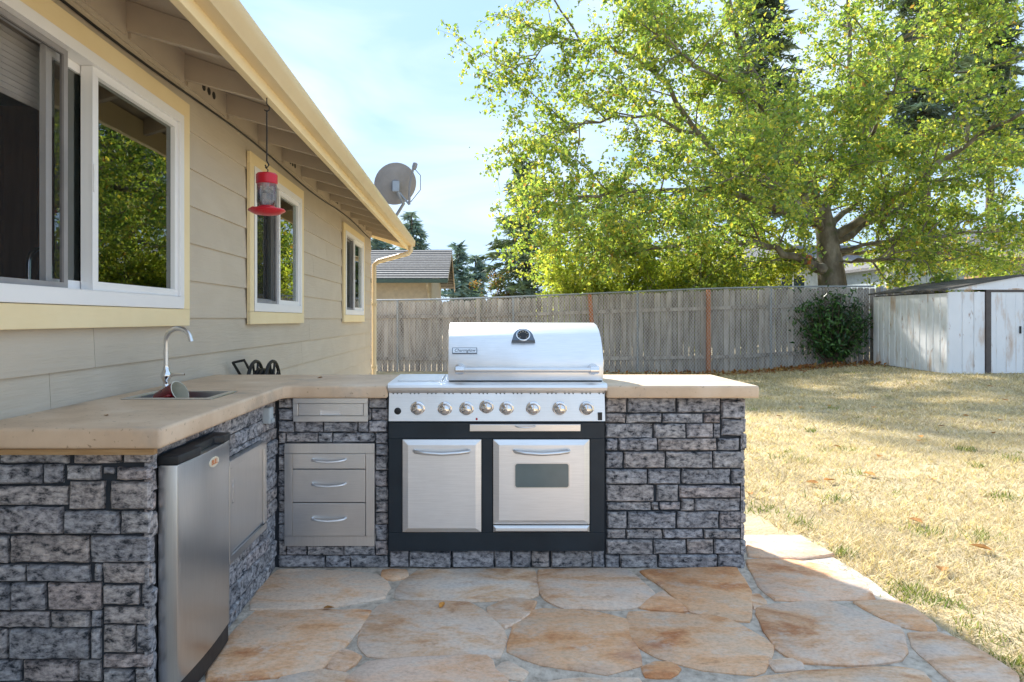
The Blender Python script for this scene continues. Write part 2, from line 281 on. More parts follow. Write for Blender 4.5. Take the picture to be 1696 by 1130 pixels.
FL = [z8([(325, 218), (540, 222), (740, 235), (775, 290), (760, 330), (640, 350), (480, 372), (215, 380), (250, 310)]),
      z8([(905, 218), (1375, 215), (1388, 320), (1330, 335), (940, 342), (805, 330), (850, 270)]),
      z8([(230, 392), (460, 390), (700, 388), (660, 460), (580, 540), (500, 620), (330, 650), (30, 672), (60, 600), (160, 470)]),
      z8([(740, 365), (900, 345), (1110, 355), (1215, 420), (1260, 500), (1230, 570), (1000, 565), (700, 570), (665, 520), (690, 450)]),
      z8([(590, 550), (660, 580), (600, 625), (550, 615)]),
      z8([(620, 673), (700, 605), (950, 585), (1180, 578), (1205, 630), (1260, 668), (1250, 800), (640, 800)]),
      z8([(340, 665), (500, 640), (605, 645), (600, 800), (250, 800)]), z8([(1235, 625), (1275, 598), (1345, 640), (1320, 668), (1250, 655)]),
      z8([(1195, 375), (1290, 342), (1390, 352), (1320, 425), (1262, 455)]),
      [(893, 948), (1035, 947), (1060, 968), (1083, 988), (1043, 1010), (940, 1008), (905, 995)],
      z1([(345, 192), (680, 180), (720, 260), (725, 365), (640, 350), (520, 330), (440, 250)]),
      z1([(722, 150), (870, 150), (1000, 175), (1120, 230), (1160, 285), (1000, 285), (820, 290), (770, 240)]),
      [(855, 1022), (900, 1013), (985, 1017), (1035, 1030), (1046, 1070), (1060, 1103), (1000, 1116), (900, 1100), (845, 1080)],
      z1([(305, 335), (620, 350), (740, 410), (795, 450), (785, 520), (740, 550), (560, 530), (400, 490), (330, 440)]),
      z1([(755, 320), (1000, 300), (1250, 390), (1270, 440), (1250, 500), (1080, 515), (900, 508), (830, 460), (780, 370)]),
      z1([(1100, 300), (1260, 297), (1370, 370), (1380, 398), (1260, 380), (1190, 345)]),
      z1([(1295, 415), (1400, 410), (1480, 440), (1600, 512), (1680, 580), (1450, 590), (1380, 510), (1320, 460)]),
      z1([(690, 585), (900, 550), (1250, 533), (1340, 550), (1380, 680), (690, 680)]), z1([(810, 510), (880, 502), (905, 533), (820, 540)]),
      z1([(360, 530), (440, 515), (470, 535), (440, 560), (365, 560)]), z1([(725, 78), (920, 82), (1020, 130), (900, 142), (730, 136)]),
      z1([(737, 272), (765, 275), (785, 312), (742, 320)]), z1([(20, 580), (330, 570), (380, 680), (20, 680)]), z1([(345, 318), (425, 262), (500, 328), (440, 328)]),
      z8([(760, 222), (850, 222), (850, 245), (800, 255), (770, 245)])]
polys = [[gnd(*p) for p in l] for l in FL]
rr = random.Random(3)
for j in range(5):      # the patio goes on behind the camera
    y1 = 1.98-j*1.0; x = -.95
    while x < 1.75:
        wd = rr.uniform(.5, .95); x2 = min(x+wd, 1.84)
        if x2-x > .2: polys.append([(x+rr.uniform(.02, .08), y1-.9+rr.uniform(0, .1)), (x2-.05, y1-.92+rr.uniform(0, .1)), (x2-rr.uniform(.02, .06), y1-.5), (x2-.06, y1-rr.uniform(0, .08)), ((x+x2)/2, y1+rr.uniform(-.05, .01)), (x+.04, y1-rr.uniform(0, .09))])
        x = x2
def flagstone(poly):
    pts = []
    n = len(poly)
    for i in range(n):
        a, b = Vector(poly[i]), Vector(poly[(i+1) % n]); k = max(2, int((b-a).length/.06))
        for q in range(k):
            p = a.lerp(b, q/k); j = .012*noise.noise(Vector((p.x*9, p.y*9, 1)))
            nr = Vector((b.y-a.y, a.x-b.x)).normalized(); pts.append(p+nr*j)
    # soften corners
    m = len(pts); pts = [(pts[i-1]+pts[i]*6+pts[(i+1) % m])/8 for i in range(m)]
    c = sum(pts, Vector((0, 0)))/m; pts = [p+(p-c).normalized()*(.020+.012*noise.noise(Vector((p.x*22, p.y*22, 3)))) for p in pts]; mb = MB(); zt = .012+rr.uniform(-.002, .004)
    r0 = [(p.x, p.y, -.01) for p in pts]; r1 = [(p.x, p.y, zt-.006) for p in pts]
    r2 = [tuple((p+(c-p).normalized()*.008).to_3d()+Vector((0, 0, zt))) for p in pts]
    mb.add(r0+r1+r2, [(i, (i+1) % m, m+(i+1) % m, m+i) for i in range(m)]+[(m+i, m+(i+1) % m, 2*m+(i+1) % m, 2*m+i) for i in range(m)]+[tuple(range(2*m, 3*m))])
    o = mb.build('flagstone', M['flag'], parent=None, smooth=40); o.parent = patio; o.matrix_parent_inverse = Matrix.Translation(-patio.location)
for p in polys: flagstone(p)
# ------------------------------------------------------------------ the house on the left
WX = -1.556
house = thing('house', 'beige lap-sided house with cream trim, open eaves and a long gutter', 'house', (WX, 3.4, 0))
hp = lambda mb, n, m, **k: mb.build(n, M[m], house, **k)
Y0, Y1 = -3.0, 10.32
WIN = [(1.85, 3.64), (4.63, 6.10), (8.02, 9.53)]      # outer edges of the trim
Z0, Z1, EX = 1.26, 2.2775, .2035
rs = random.Random(11)
r_ = 0
z = Z0-6*EX
while z < 2.66:
    zt = min(z+EX, 2.68); segs = [(Y0, Y1)]
    if Z0-.01 < z < Z1-.02:
        segs = []; a = Y0
        for w0, w1 in WIN: segs.append((a, w0+.085)); a = w1-.085
        segs.append((a, Y1))
    off = rs.uniform(0, 3.6)
    for a, b in segs:
        cuts = [a]+[c for c in (Y0+off+3.66*k for k in range(-1, 5)) if a+.12 < c < b-.12]+[b]
        for c0, c1 in zip(cuts[:-1], cuts[1:]):
            e = .0015
            hp(MB().prism([(WX-.022, z-.012), (WX, z-.012), (WX, z-.004), (WX-.011, zt), (WX-.022, zt)], 'y', c0+e, c1-e), 'siding_board', 'siding')
    z += EX
# sheathing behind the boards with the three openings, gable end, back wall
sh = MB(); xs0, xs1 = WX-.12, WX-.024
sh.box(xs0, xs1, Y0, Y1-.03, 0, Z0+.02); sh.box(xs0, xs1, Y0, Y1-.03, Z1, 2.68)
a = Y0
for w0, w1 in WIN: sh.box(xs0, xs1, a, w0+.09, Z0+.02, Z1); a = w1-.09
sh.box(xs0, xs1, a, Y1-.03, Z0+.02, Z1); hp(sh, 'wall_frame', 'room')
RX, RZ = -5.5, 4.0      # ridge
hp(MB().prism([(WX-.022, 0), (WX-.022, 2.62), (RX, RZ-.12), (-9.4, 2.62), (-9.4, 0)], 'y', Y1-.02, Y1), 'gable_wall', 'siding')
hp(MB().prism([(WX-.13, 0), (WX-.13, 2.6), (RX, RZ-.15), (-9.4, 2.6), (-9.4, 0)], 'y', Y0-.02, Y0), 'gable_wall', 'siding')
hp(MB().box(-9.4, -9.3, Y0, Y1-.03, 0, 2.6), 'back_wall', 'siding'); hp(MB().box(-9.3, WX-.13, Y0, Y1-.03, .1, .3), 'interior_floor', 'room')
hp(MB().box(-9.3, WX-.13, Y0, Y1-.03, 2.44, 2.46), 'interior_ceiling', 'room')
for y in (4.15, 7.2): hp(MB().box(-9.3, WX-.13, y, y+.1, .3, 2.44), 'partition', 'room')
hp(MB().box(-4.6, -4.5, Y0, Y1-.1, .3, 2.44), 'partition', 'room')
# roof
SL = (RZ-2.47)/(RX+1.03)       # dz/dx, negative
zr = lambda x: 2.47+(x+1.03)*SL
hp(MB().prism([(-1.03, zr(-1.03)), (RX, RZ), (-10, zr(-1.0)), (-10, zr(-1.0)+.025), (RX, RZ+.025), (-1.03, zr(-1.03)+.025)], 'y', Y0-.3, Y1+.42), 'roof_sheathing', 'eave')
for k in range(12):
    x0, x1 = -1.0-k*.375, -1.0-(k+1)*.375-.03
    hp(MB().hexa([(x0, Y0-.32, zr(x0)+.036), (x0, Y1+.44, zr(x0)+.036), (x1, Y1+.44, zr(x1)+.028), (x1, Y0-.32, zr(x1)+.028)], [(x0, Y0-.32, zr(x0)+.046), (x0, Y1+.44, zr(x0)+.046), (x1, Y1+.44, zr(x1)+.032), (x1, Y0-.32, zr(x1)+.032)]), 'shingle_course', 'shingle')
k = 0; y = Y1+.02
while y > 0.2:
    hp(MB().prism([(-1.062, zr(-1.06)-.10), (-1.062, zr(-1.06)-.002), (WX-.1, zr(WX-.1)-.002), (WX-.1, zr(WX-.1)-.14)], 'y', y-.02, y+.02), 'rafter', 'eave')
    if k:
        bl = MB().box(WX-.03, WX+.012, y+.022, y+.588, 2.49, zr(WX)-.004); blk = hp(bl, 'vent_block', 'eave')
        if k % 3 == 2 or k == 11:
            for q in (-1, 0, 1): MB().lathe([(.022, 0), (.022, .003)], (WX+.0125, y+.305+q*.075, 2.555), (1, 0, 0), 14).build('vent_hole', M['iron'], blk)
    y -= .61; k += 1
hp(MB().box(-1.06, -1.024, Y0-.3, Y1+.40, 2.33, 2.466), 'fascia', 'trim', bevel=.004)
hp(MB().prism([(-1.03, zr(-1.03)-.14), (-1.03, zr(-1.03)-.003), (RX, RZ-.003), (RX, RZ-.14)], 'y', Y1+.38, Y1+.42), 'barge_board', 'trim')
hp(MB().prism([(-1.024, 2.386), (-.965, 2.384), (-.955, 2.405), (-.935, 2.425), (-.925, 2.45), (-.925, 2.475), (-.937, 2.475), (-.937, 2.455), (-.95, 2.43), (-.966, 2.41), (-.974, 2.394), (-1.016, 2.396), (-1.018, 2.47), (-1.024, 2.47)], 'y', Y0-.3, Y1+.43), 'gutter', 'gutter', smooth=50)
hp(MB().box(-1.0235, -.93, Y1+.43, Y1+.434, 2.386, 2.475), 'gutter_end', 'gutter')
hp(MB().tube([(-.99, Y1+.33, 2.40), (-.99, Y1+.33, 2.31), (-1.02, Y1+.30, 2.265), (-1.47, Y1+.10, 2.12), (WX+.035, Y1+.05, 2.06), (WX+.035, Y1+.05, 1.95), (WX+.035, Y1+.05, .08), (WX+.06, Y1-.02, .03)], .036, 10), 'downspout', 'gutter', smooth=50)
for z in (.5, 1.45): hp(MB().box(WX-.01, WX+.075, Y1+.008, Y1+.09, z, z+.03), 'downspout_strap', 'gutter')
cb = [(WX+.014, y, 2.452+.02*math.sin(y*1.7)-.012*math.sin(y*.6)) for y in np.linspace(Y0+.2, Y1, 60)]
hp(MB().tube(cb, .006, 6), 'cable', 'cable', smooth=60)
for wi, (w0, w1) in enumerate(WIN):
    win = MB().ring((w0+.085, w1-.085, 1.295, 2.30), (w0+.085+.045, w1-.085-.045, 1.355, 2.255), 'x', WX-.06, WX+.032).build('window', M['vinyl'], house, bevel=.003)
    wp = lambda mb, n, m, **k: mb.build(n, M[m], win, **k)
    T = WX+.026
    wp(MB().box(WX+.001, T, w0, w1, 2.302, 2.384), 'trim_board', 'trim', bevel=.003); wp(MB().box(WX+.001, T, w0, w1, 1.206, 1.293), 'trim_board', 'trim', bevel=.003)
    wp(MB().box(WX+.001, T, w0, w0+.083, 1.2935, 2.3015), 'trim_board', 'trim', bevel=.003); wp(MB().box(WX+.001, T, w1-.083, w1, 1.2935, 2.3015), 'trim_board', 'trim', bevel=.003)
    a, b = w0+.13, w1-.13; mid = (a+b)/2
    wp(MB().ring((mid-.02, b-.001, 1.356, 2.254), (mid+.02, b-.035, 1.392, 2.22), 'x', WX-.03, WX+.018), 'sash', 'vinyl', bevel=.002)
    wp(MB().box(WX-.008, WX-.004, mid+.021, b-.036, 1.393, 2.219), 'pane', 'pane')
    sl = .56 if wi == 0 else 0; sf = .14 if wi == 0 else 0
    wp(MB().ring((a-.03+sl if sl else a+.001, mid+.03+sl if sl else mid+.02, 1.356, 2.254), (a+.005+sl if sl else a+.035, mid-.01+sl if sl else mid-.02, 1.392, 2.22), 'x', WX-.058, WX-.034), 'sash', 'vinyl', bevel=.002)
    wp(MB().box(WX-.048, WX-.044, a+.036+sl, mid-.021+sl, 1.393, 2.219), 'pane', 'pane')
    wp(MB().ring((a+.002, mid-.025-sf, 1.357, 2.253), (a+.024, mid-.05-sf, 1.378, 2.232), 'x', WX-.012, WX+.004), 'screen_frame', 'screen_frame')
    wp(MB().box(WX-.005, WX-.004, a+.0245, mid-.0505-sf, 1.3785, 2.2315), 'insect_screen', 'screen')
    wp(MB().box(WX-.001, WX+.022, mid-.019, mid-.006, 1.75, 1.86), 'latch', 'vinyl')
    # curtain folds inside
    for (c0, c1) in ((mid-.17, mid-.02), (b-.22, b-.02))[wi == 0:]:
        cv = []; n = 40
        for i in range(n+1):
            y = c0+(c1-c0)*i/n; x = WX-.17+.022*math.sin(i*1.9)+.006*math.sin(i*.7); cv += [(x, y, 1.2), (x, y, 2.34)]
        wp(MB().add(cv, [(2*i, 2*i+2, 2*i+3, 2*i+1) for i in range(n)]), 'curtain', 'fabric', fix=False, smooth=80)
    if wi == 0:
        bl = MB()
        for k in range(13): bl.prism([(WX-.115, 2.32-k*.022), (WX-.10, 2.309-k*.022), (WX-.115, 2.298-k*.022), (WX-.118, 2.309-k*.022)], 'y', a-.05, mid-.05)
        wp(bl, 'pleated_blind', 'fabric')
        sp = [(WX-.092, 2.03+(.012+.0105*t)*math.cos(t*1.1), 2.135+(.012+.0105*t)*math.sin(t*1.1)) for t in np.linspace(0, 5.2, 30)]
        wp(MB().tube(sp, .008, 6), 'scroll_ornament', 'iron')
cab = thing('kitchen_cabinet', 'dark brown wall cabinet seen through the open kitchen window', 'cabinet', (-2.4, 3.8, .3))
MB().box(-2.80, -1.98, 3.55, 4.1, .3, 2.35).build('carcass', M['cabinet'], cab)
for x in (-2.77, -2.35):
    d = MB().box(x, x+.31, 3.525, 3.549, 1.3, 2.3).build('door', M['cabinet'], cab, bevel=.004); MB().ring((x+.05, x+.26, 1.36, 2.24), (x+.08, x+.23, 1.39, 2.21), 'y', 3.515, 3.5245).build('door_panel', M['cabinet'], d)
kf = [(-1.80, 2.74, 1.30)]+[(-1.80, 2.74, z) for z in (1.4, 1.46)]+[(-1.80+0*t, 2.74+.07-.07*math.cos(t), 1.46+.07*math.sin(t)) for t in np.linspace(.2, math.pi, 12)]+[(-1.80, 2.88, 1.40)]
tag(MB().tube(kf, .011, 10).build('kitchen_tap', M['chrome'], smooth=60), 'chrome gooseneck tap inside behind the open kitchen window', 'tap')
tag(MB().box(-2.35, -1.69, 1.2, 4.1, 1.24, 1.299).build('kitchen_worktop', M['cabinet']), 'dark worktop inside the house below the kitchen window', 'worktop')
house.rotation_euler.z = math.atan(7/1130)
# satellite dish on the roof
dc = at(655, 305, 9.6); dish = thing('satellite_dish', 'grey satellite dish with feed arm standing on the beige house roof', 'satellite dish', (-1.16, 9.75, zr(-1.16)+.04))
dn = Vector((-.32, .84, .42)).normalized()
prof = [(.0, -.045), (.12, -.04), (.22, -.022), (.30, 0), (.302, .006), (.22, -.016), (.12, -.034), (.0, -.039)]
MB().lathe(prof, dc, dn, 32).build('reflector', M['dish'], dish, smooth=40)
bk = dc-dn*.05
MB().box(bk.x-.05, bk.x+.05, bk.y-.05, bk.y+.02, bk.z-.10, bk.z+.05).build('bracket', M['grey_metal'], dish, bevel=.01)
MB().tube([bk+Vector((.0, -.02, -.05)), (bk.x+.10, bk.y+.02, bk.z-.26), (-1.16, 9.75, zr(-1.16)+.2), (-1.16, 9.75, zr(-1.16)+.04)], .024, 10).build('mast', M['grey_metal'], dish, smooth=50)
MB().lathe([(.09, 0), (.09, .012)], (-1.16, 9.75, zr(-1.16)+.035), (0, 0, 1), 16).build('base_plate', M['grey_metal'], dish)
MB().tube([dc+Vector((.20, -.06, -.30)), dc+Vector((.21, -.10, -.06)), dc+Vector((.26, -.12, .20))], .017, 8).build('feed_arm', M['dish'], dish)
MB().lathe([(.02, 0), (.035, .03), (.035, .09), (.02, .1)], dc+Vector((.27, -.12, .18)), (.2, .3, 1), 14).build('receiver', M['dish'], dish, smooth=40)
MB().tube([dc+Vector((.20, -.06, -.30)), bk+Vector((.03, 0, -.09))], .014, 8).build('brace', M['grey_metal'], dish)
MB().tube([dc+Vector((.27, -.12, .2)), dc+Vector((.36, -.1, .1)), dc+Vector((.36, -.1, -.1)), dc+Vector((.22, -.05, -.26))], .005, 6).build('cable', M['cable'], dish)
# hummingbird feeder hanging from the fascia
fx, fy = -1.035, 3.36
fd = thing('bird_feeder', 'red and clear hummingbird feeder hanging from a black rod below the gutter', 'bird feeder', (fx, fy, 1.74))
MB().tube([(fx, fy, 2.335), (fx, fy, 2.30), (fx+.012, fy, 2.285), (fx+.012, fy, 2.27), (fx, fy, 2.262), (fx-.012, fy, 2.272)], .003, 6).build('hook', M['iron'], fd)
MB().tube([(fx, fy, 2.268), (fx, fy, 2.02), (fx+.01, fy, 2.0), (fx, fy, 1.985), (fx-.008, fy, 2.0)], .004, 6).build('rod', M['iron'], fd)
MB().tube([(fx-.008, fy, 1.99), (fx+.006, fy, 1.975), (fx, fy, 1.955)], .003, 6).build('wire_loop', M['iron'], fd)
MB().lathe([(.048, 0), (.052, .004), (.052, .045), (.046, .052), (.006, .053)], (fx, fy, 1.905), n=20).build('cap', M['red'], fd, smooth=40)
MB().lathe([(.034, 0), (.047, .016), (.048, .03), (.048, .108)], (fx, fy, 1.797), n=20).build('jar', M['jar'], fd, smooth=40)
MB().lathe([(.03, 0), (.03, .055), (.029, .056)], (fx, fy, 1.80), n=18).build('nectar', M['jar'], fd, smooth=40)
ds = MB().lathe([(.02, -.012), (.06, -.006), (.088, .008), (.09, .012), (.085, .018), (.045, .02), (.042, .03), (.036, .034)], (fx, fy, 1.764), n=28).build('dish', M['red'], fd, smooth=40)
for k in range(4):
    a = k*math.pi/2+.5; MB().lathe([(.011, 0), (.008, .006), (.003, .008)], (fx+.066*math.cos(a), fy+.066*math.sin(a), 1.783), n=10).build('feeding_port', M['red'], ds)
# hose reel cart behind the counter
hx, hy = -1.42, 4.55
hr = thing('hose_reel', 'black hose reel standing by the house wall behind the counter', 'hose reel', (hx, hy, 0))
for s in (-.07, .07):
    MB().tube([(hx+s-.0, hy-.22, 0), (hx+s, hy, .76), (hx+s, hy+.22, 0)], .014, 8).build('leg', M['iron'], hr)
    wh = MB(); wh.tube([(hx+s*.8, hy+.17*math.cos(t), .79+.17*math.sin(t)) for t in np.linspace(0, 2*math.pi, 33)], .012, 6)
    for k in range(10):
        t = k*math.pi/5; wh.tube([(hx+s*.8, hy, .79), (hx+s*.8, hy+.17*math.cos(t), .79+.17*math.sin(t))], .008, 5)
    wh.build('wheel', M['iron'], hr, smooth=50)
hs = MB()
for k in range(3): hs.tube([(hx-.033+k*.033, hy+.13*math.cos(t), .77+.13*math.sin(t)) for t in np.linspace(0, 2*math.pi, 25)], .016, 6)
hs.build('hose', M['black'], hr, smooth=60); MB().tube([(hx-.09, hy, .78), (hx+.09, hy, .78)], .02, 10).build('axle', M['iron'], hr)
MB().tube([(hx-.09, hy, .78), (hx-.09, hy-.16, .86), (hx-.10, hy-.30, .97), (hx-.03, hy-.30, .985), (hx-.03, hy-.22, .93)], .009, 6).build('crank_handle', M['iron'], hr)
# ------------------------------------------------------------------ the stone island
isl = thing('stone_island', 'L-shaped outdoor kitchen island of dark stacked stone with tan concrete top', 'kitchen island', (-.3, 3.7, 0))
ip = lambda mb, n, m, **k: mb.build(n, M[m], isl, **k)
SX, SD, EY = -.99, 3.39, 2.07     # inner face of the leg, front face, end face of the leg
CX1 = 1.335                       # right end of the stone
GX0, GX1 = -.437, .634            # grill opening
core = MB(); t = .018
core.box(-1.55, SX-t, EY+t, 4.0, 0, .85); core.box(SX-t+.0005, GX0-.004, SD+t, 4.0, 0, .85); core.box(GX0-.0035, GX1+.0035, SD+t, 4.0, 0, .092); core.box(GX0-.0035, GX1+.0035, 3.93, 4.0, .092, .85); core.box(GX1+.004, CX1-t, SD+t, 4.0, 0, .85)
ip(core, 'core', 'joint')
def stone(u0, u1, v0, v1, P, U, N, d=.018):
    if u1-u0 < .008 or v1-v0 < .008: return
    nx = max(2, min(7, int((u1-u0)/.035)+1)); ny = max(2, min(4, int((v1-v0)/.03)+1)); P, U, N = Vector(P), Vector(U), Vector(N); W = Vector((0, 0, 1)); sd = random.uniform(0, 99)
    vs, fs = [], []; g = .0025; b = .006; tilt = random.uniform(-.002, .002); dd = d+random.uniform(-.004, .005)
    us = [u0+g, u0+g]+[u0+g+b+(u1-u0-2*g-2*b)*i/nx for i in range(nx+1)]+[u1-g, u1-g]
    vv = [v0+g, v0+g]+[v0+g+b+(v1-v0-2*g-2*b)*i/ny for i in range(ny+1)]+[v1-g, v1-g]
    for j, v in enumerate(vv):
        for i, u in enumerate(us):
            e0 = i in (0, len(us)-1) or j in (0, len(vv)-1); e1 = i in (1, len(us)-2) or j in (1, len(vv)-2)
            q = Vector((u*11+sd, v*16, sd)); nz = noise.noise(q); n2 = noise.noise(q*3.1)
            h = -.004 if e0 else (dd*.55+.002*nz if e1 else dd+.006*nz+.0035*n2+tilt*(i-3))
            # wander of the outline
            ju = .0045*noise.noise(Vector((v*28, sd, 1))) if i < 2 or i > len(us)-3 else 0
            jv = .0045*noise.noise(Vector((u*22, sd, 5))) if j < 2 or j > len(vv)-3 else 0
            vs.append(P+U*(u+ju)+W*(v+jv)+N*h)
    n = len(us)
    fs = [(j*n+i, j*n+i+1, (j+1)*n+i+1, (j+1)*n+i) for j in range(len(vv)-1) for i in range(n-1)]
    MB().add(vs, fs).build('stone', M['stone'], isl, smooth=35)
def face(rows, sx, ox, oy, toU, toV, P, U, N):
    for (a, b, xs) in rows:
        for x0, x1 in xs: stone(toU(x0), toU(x1), toV(b), toV(a), P, U, N)
def rand_rows(u0, u1, v0, v1, P, U, N, holes=(), hmin=.045, hmax=.085, dd=.018):
    v = v0
    while v < v1-.02:
        h = random.uniform(hmin, hmax); vt = v+h
        if v1-vt < .035: vt = v1
        u = u0
        while u < u1-.015:
            ut = u+random.choice((.07, .11, .15, .2, .24))*random.uniform(.85, 1.15)
            if u1-ut < .05: ut = u1
            # cut at holes (recessed fittings)
            segs = [(u, ut, v, vt)]
            for (a, b, c, d) in holes:
                ns = []
                for (p, q, r, s) in segs:
                    if q <= a or p >= b or s <= c or r >= d: ns.append((p, q, r, s)); continue
                    if p < a: ns.append((p, a, r, s))
                    if q > b: ns.append((b, q, r, s))
                    if r < c: ns.append((max(p, a), min(q, b), r, c))
                    if s > d: ns.append((max(p, a), min(q, b), d, s))
                segs = ns
            for sg in segs:
                if sg[1]-sg[0] > .014 and sg[3]-sg[2] > .012: stone(*sg, P, U, N, dd)
            u = ut
        v = vt
# right-hand pillar, traced row by row
RP = [(187, 270, [(75, 187), (191, 447), (453, 683)]), (185, 203, [(690, 775), (778, 812)]), (203, 300, [(687, 815)]), (273, 323, [(75, 182), (185, 373), (378, 592), (596, 683)]), (302, 390, [(690, 810)]),
      (325, 402, [(75, 326), (330, 500), (505, 647), (650, 685)]), (403, 468, [(75, 140), (142, 348), (355, 665), (670, 786), (790, 815)]), (472, 560, [(75, 167), (172, 391), (395, 641), (645, 810)]),
      (563, 643, [(75, 296), (300, 472), (478, 737), (742, 810)]), (646, 735, [(78, 332), (345, 461)]), (650, 716, [(465, 790), (793, 812)]), (718, 784, [(475, 545), (547, 790), (793, 808)]), (738, 780, [(80, 316), (320, 357), (361, 472)]),
      (786, 876, [(80, 188), (192, 447), (456, 676), (680, 810)]), (879, 929, [(80, 182), (185, 375), (379, 592), (596, 790), (793, 810)]), (932, 1010, [(78, 326), (330, 503), (507, 647), (651, 808)]), (1010, 1082, [(75, 150), (152, 350), (356, 667), (671, 810)])]
k7 = .000955
face(RP, 1, 0, 0, lambda x: GX1+.006+(x-75)*(CX1-GX1-.006)/740, lambda y: (1083-y)*.855/898, (0, SD+t, 0), (1, 0, 0), (0, -1, 0))
# end of the leg
LE = [(38, 119, [(5, 327), (350, 577), (580, 714)]), (121, 216, [(-40, 197), (203, 302)]), (126, 198, [(313, 477)]), (133, 168, [(483, 537)]), (133, 197, [(550, 714)]), (221, 314, [(-40, 322)]), (200, 334, [(328, 497), (520, 714)]),
      (318, 449, [(-60, 297)]), (338, 449, [(303, 564), (570, 714)]), (453, 582, [(-160, 42), (50, 423), (428, 714)]), (588, 670, [(-140, 127), (131, 427), (443, 480)]), (584, 681, [(484, 716)]), (673, 804, [(-160, 52), (58, 217), (226, 480)]), (684, 777, [(486, 659), (664, 716)]),
      (806, 884, [(-100, 237), (241, 427), (430, 480)]), (786, 868, [(486, 707)]), (886, 1031, [(-60, 40), (44, 422), (428, 477)]), (871, 1003, [(486, 638), (641, 716)]), (1034, 1136, [(-80, 102), (108, 370), (373, 477)]), (1007, 1072, [(486, 716)]), (1076, 1150, [(486, 630), (633, 716)]),
      (1139, 1236, [(-100, 140), (145, 330), (335, 478)]), (1153, 1250, [(484, 716)]), (1239, 1344, [(-100, 90), (95, 400), (405, 480)]), (1253, 1344, [(484, 600), (604, 716)]),
      (38, 119, [(-180, 0)]), (121, 216, [(-180, -45)]), (221, 314, [(-180, -45)]), (318, 449, [(-180, -65)]), (806, 884, [(-180, -105)]), (886, 1031, [(-180, -66)])]
face(LE, 1, 0, 0, lambda x: SX-(716-x)*.0006485, lambda y: (1344-y)*.853/1306, (0, EY+t, 0), (1, 0, 0), (0, -1, 0))
# under the grill, around the drawers, inner side of the leg, right end
for a, b in ((22, 105), (105, 286), (287, 466), (468, 538), (540, 623), (625, 702), (705, 880), (880, 933)): stone(GX0+(a-22)*(GX1-GX0)/911, GX0+(b-22)*(GX1-GX0)/911, .003, .09, (0, SD+t, 0), (1, 0, 0), (0, -1, 0))
s5 = 3.37/1130
DR = ((471-PX)*s5, (620-PX)*s5, H-(905-PY)*s5, H-(735-PY)*s5)          # drawer stack
TD = ((485-PX)*s5, (609-PX)*s5, H-(699-PY)*s5, .853)                   # slim drawer
rand_rows(SX, GX0-.006, .002, .85, (0, SD+t, 0), (1, 0, 0), (0, -1, 0), [DR, TD], .05, .085)
FR = (2.125, 2.60, .0, .815); AP = (2.69, 3.16, .27, .68); OB = (3.19, 3.25, .75, .825)
rand_rows(EY+.004, SD, .002, .85, (SX-t, 0, 0), (0, 1, 0), (1, 0, 0), [FR, AP, OB], .055, .09, .012)
rand_rows(SD, 4.0, .002, .85, (CX1-t, 0, 0), (0, 1, 0), (1, 0, 0))
# countertop slabs
zt, zb = .914, .852; ex = SX+.045
def slab(poly, n='countertop'):
    mb = MB(); mb.prism(poly, 'z', zb, zt)
    return ip(mb, n, 'slab', bevel=.012, seg=3, smooth=40)
yf = SD-.045
SK = (-1.425, -1.095, 2.78, 3.05)
# leg slab built round the sink opening
o = MB()
P4 = [(-1.553, EY-.035), (ex, EY-.035), (ex, yf-.03), (ex+.03, yf), (GX0-.003, yf), (GX0-.003, 4.03), (-1.553, 4.03)]
o.prism(P4, 'z', zb, zt); ct = ip(o, 'countertop', 'slab', bevel=.012, seg=3, smooth=40)
cut = MB().box(SK[0], SK[1], SK[2], SK[3], .7, 1.0).build('cutter', M['slab']); md = ct.modifiers.new('cut', 'BOOLEAN'); md.object = cut; md.solver = 'EXACT'
bpy.context.view_layer.update(); dg = bpy.context.evaluated_depsgraph_get(); me2 = bpy.data.meshes.new_from_object(ct.evaluated_get(dg)); ct.modifiers.clear(); ct.data = me2; bpy.data.objects.remove(cut)
slab([(GX1+.003, yf), (CX1+.05, yf), (CX1+.05, 4.03), (GX1+.003, 4.03)])
slab([(GX0-.002, 3.94), (GX1+.002, 3.94), (GX1+.002, 4.03), (GX0-.002, 4.03)])
ip(MB().box(-1.55, ex-.022, EY-.028, EY-.006, .834, .851), 'wood_strip', 'wood')
# sink, tap, mug
sk = thing('sink', 'small stainless sink sunk into the tan counter below the tap', 'sink', (-1.26, 2.9, .76))
MB().ring((SK[0]-.018, SK[1]+.018, SK[2]-.018, SK[3]+.018), (SK[0]+.012, SK[1]-.012, SK[2]+.012, SK[3]-.012), 'z', .9145, .919).build('rim', M['steel'], sk, bevel=.002)
bs = MB(); x0, x1, y0, y1 = SK[0]+.01, SK[1]-.01, SK[2]+.01, SK[3]-.01
bs.ring((x0, x1, y0, y1), (x0+.004, x1-.004, y0+.004, y1-.004), 'z', .78, .9144); bs.box(x0, x1, y0, y1, .774, .7798); bs.build('basin', M['steel'], sk)
MB().lathe([(.03, 0), (.03, .002), (.02, .003)], (-1.26, 2.91, .780), n=18).build('drain', M['chrome'], sk)
tx, ty = -1.415, 3.105
tp = thing('tap', 'chrome gooseneck tap with side lever standing behind the outdoor sink', 'tap', (tx, ty, .914))
MB().lathe([(.026, 0), (.026, .006), (.017, .016), (.013, .035), (.017, .05), (.023, .062), (.023, .078), (.016, .092), (.013, .10), (.013, .115)], (tx, ty, .914), n=20).build('body', M['chrome'], tp, smooth=50)
nk = [(tx, ty, 1.025), (tx, ty, 1.08), (tx, ty, 1.135)]+[(tx+.064-.064*math.cos(a), ty-.012*a, 1.135+.064*math.sin(a)) for a in np.linspace(.2, 2.75, 16)]
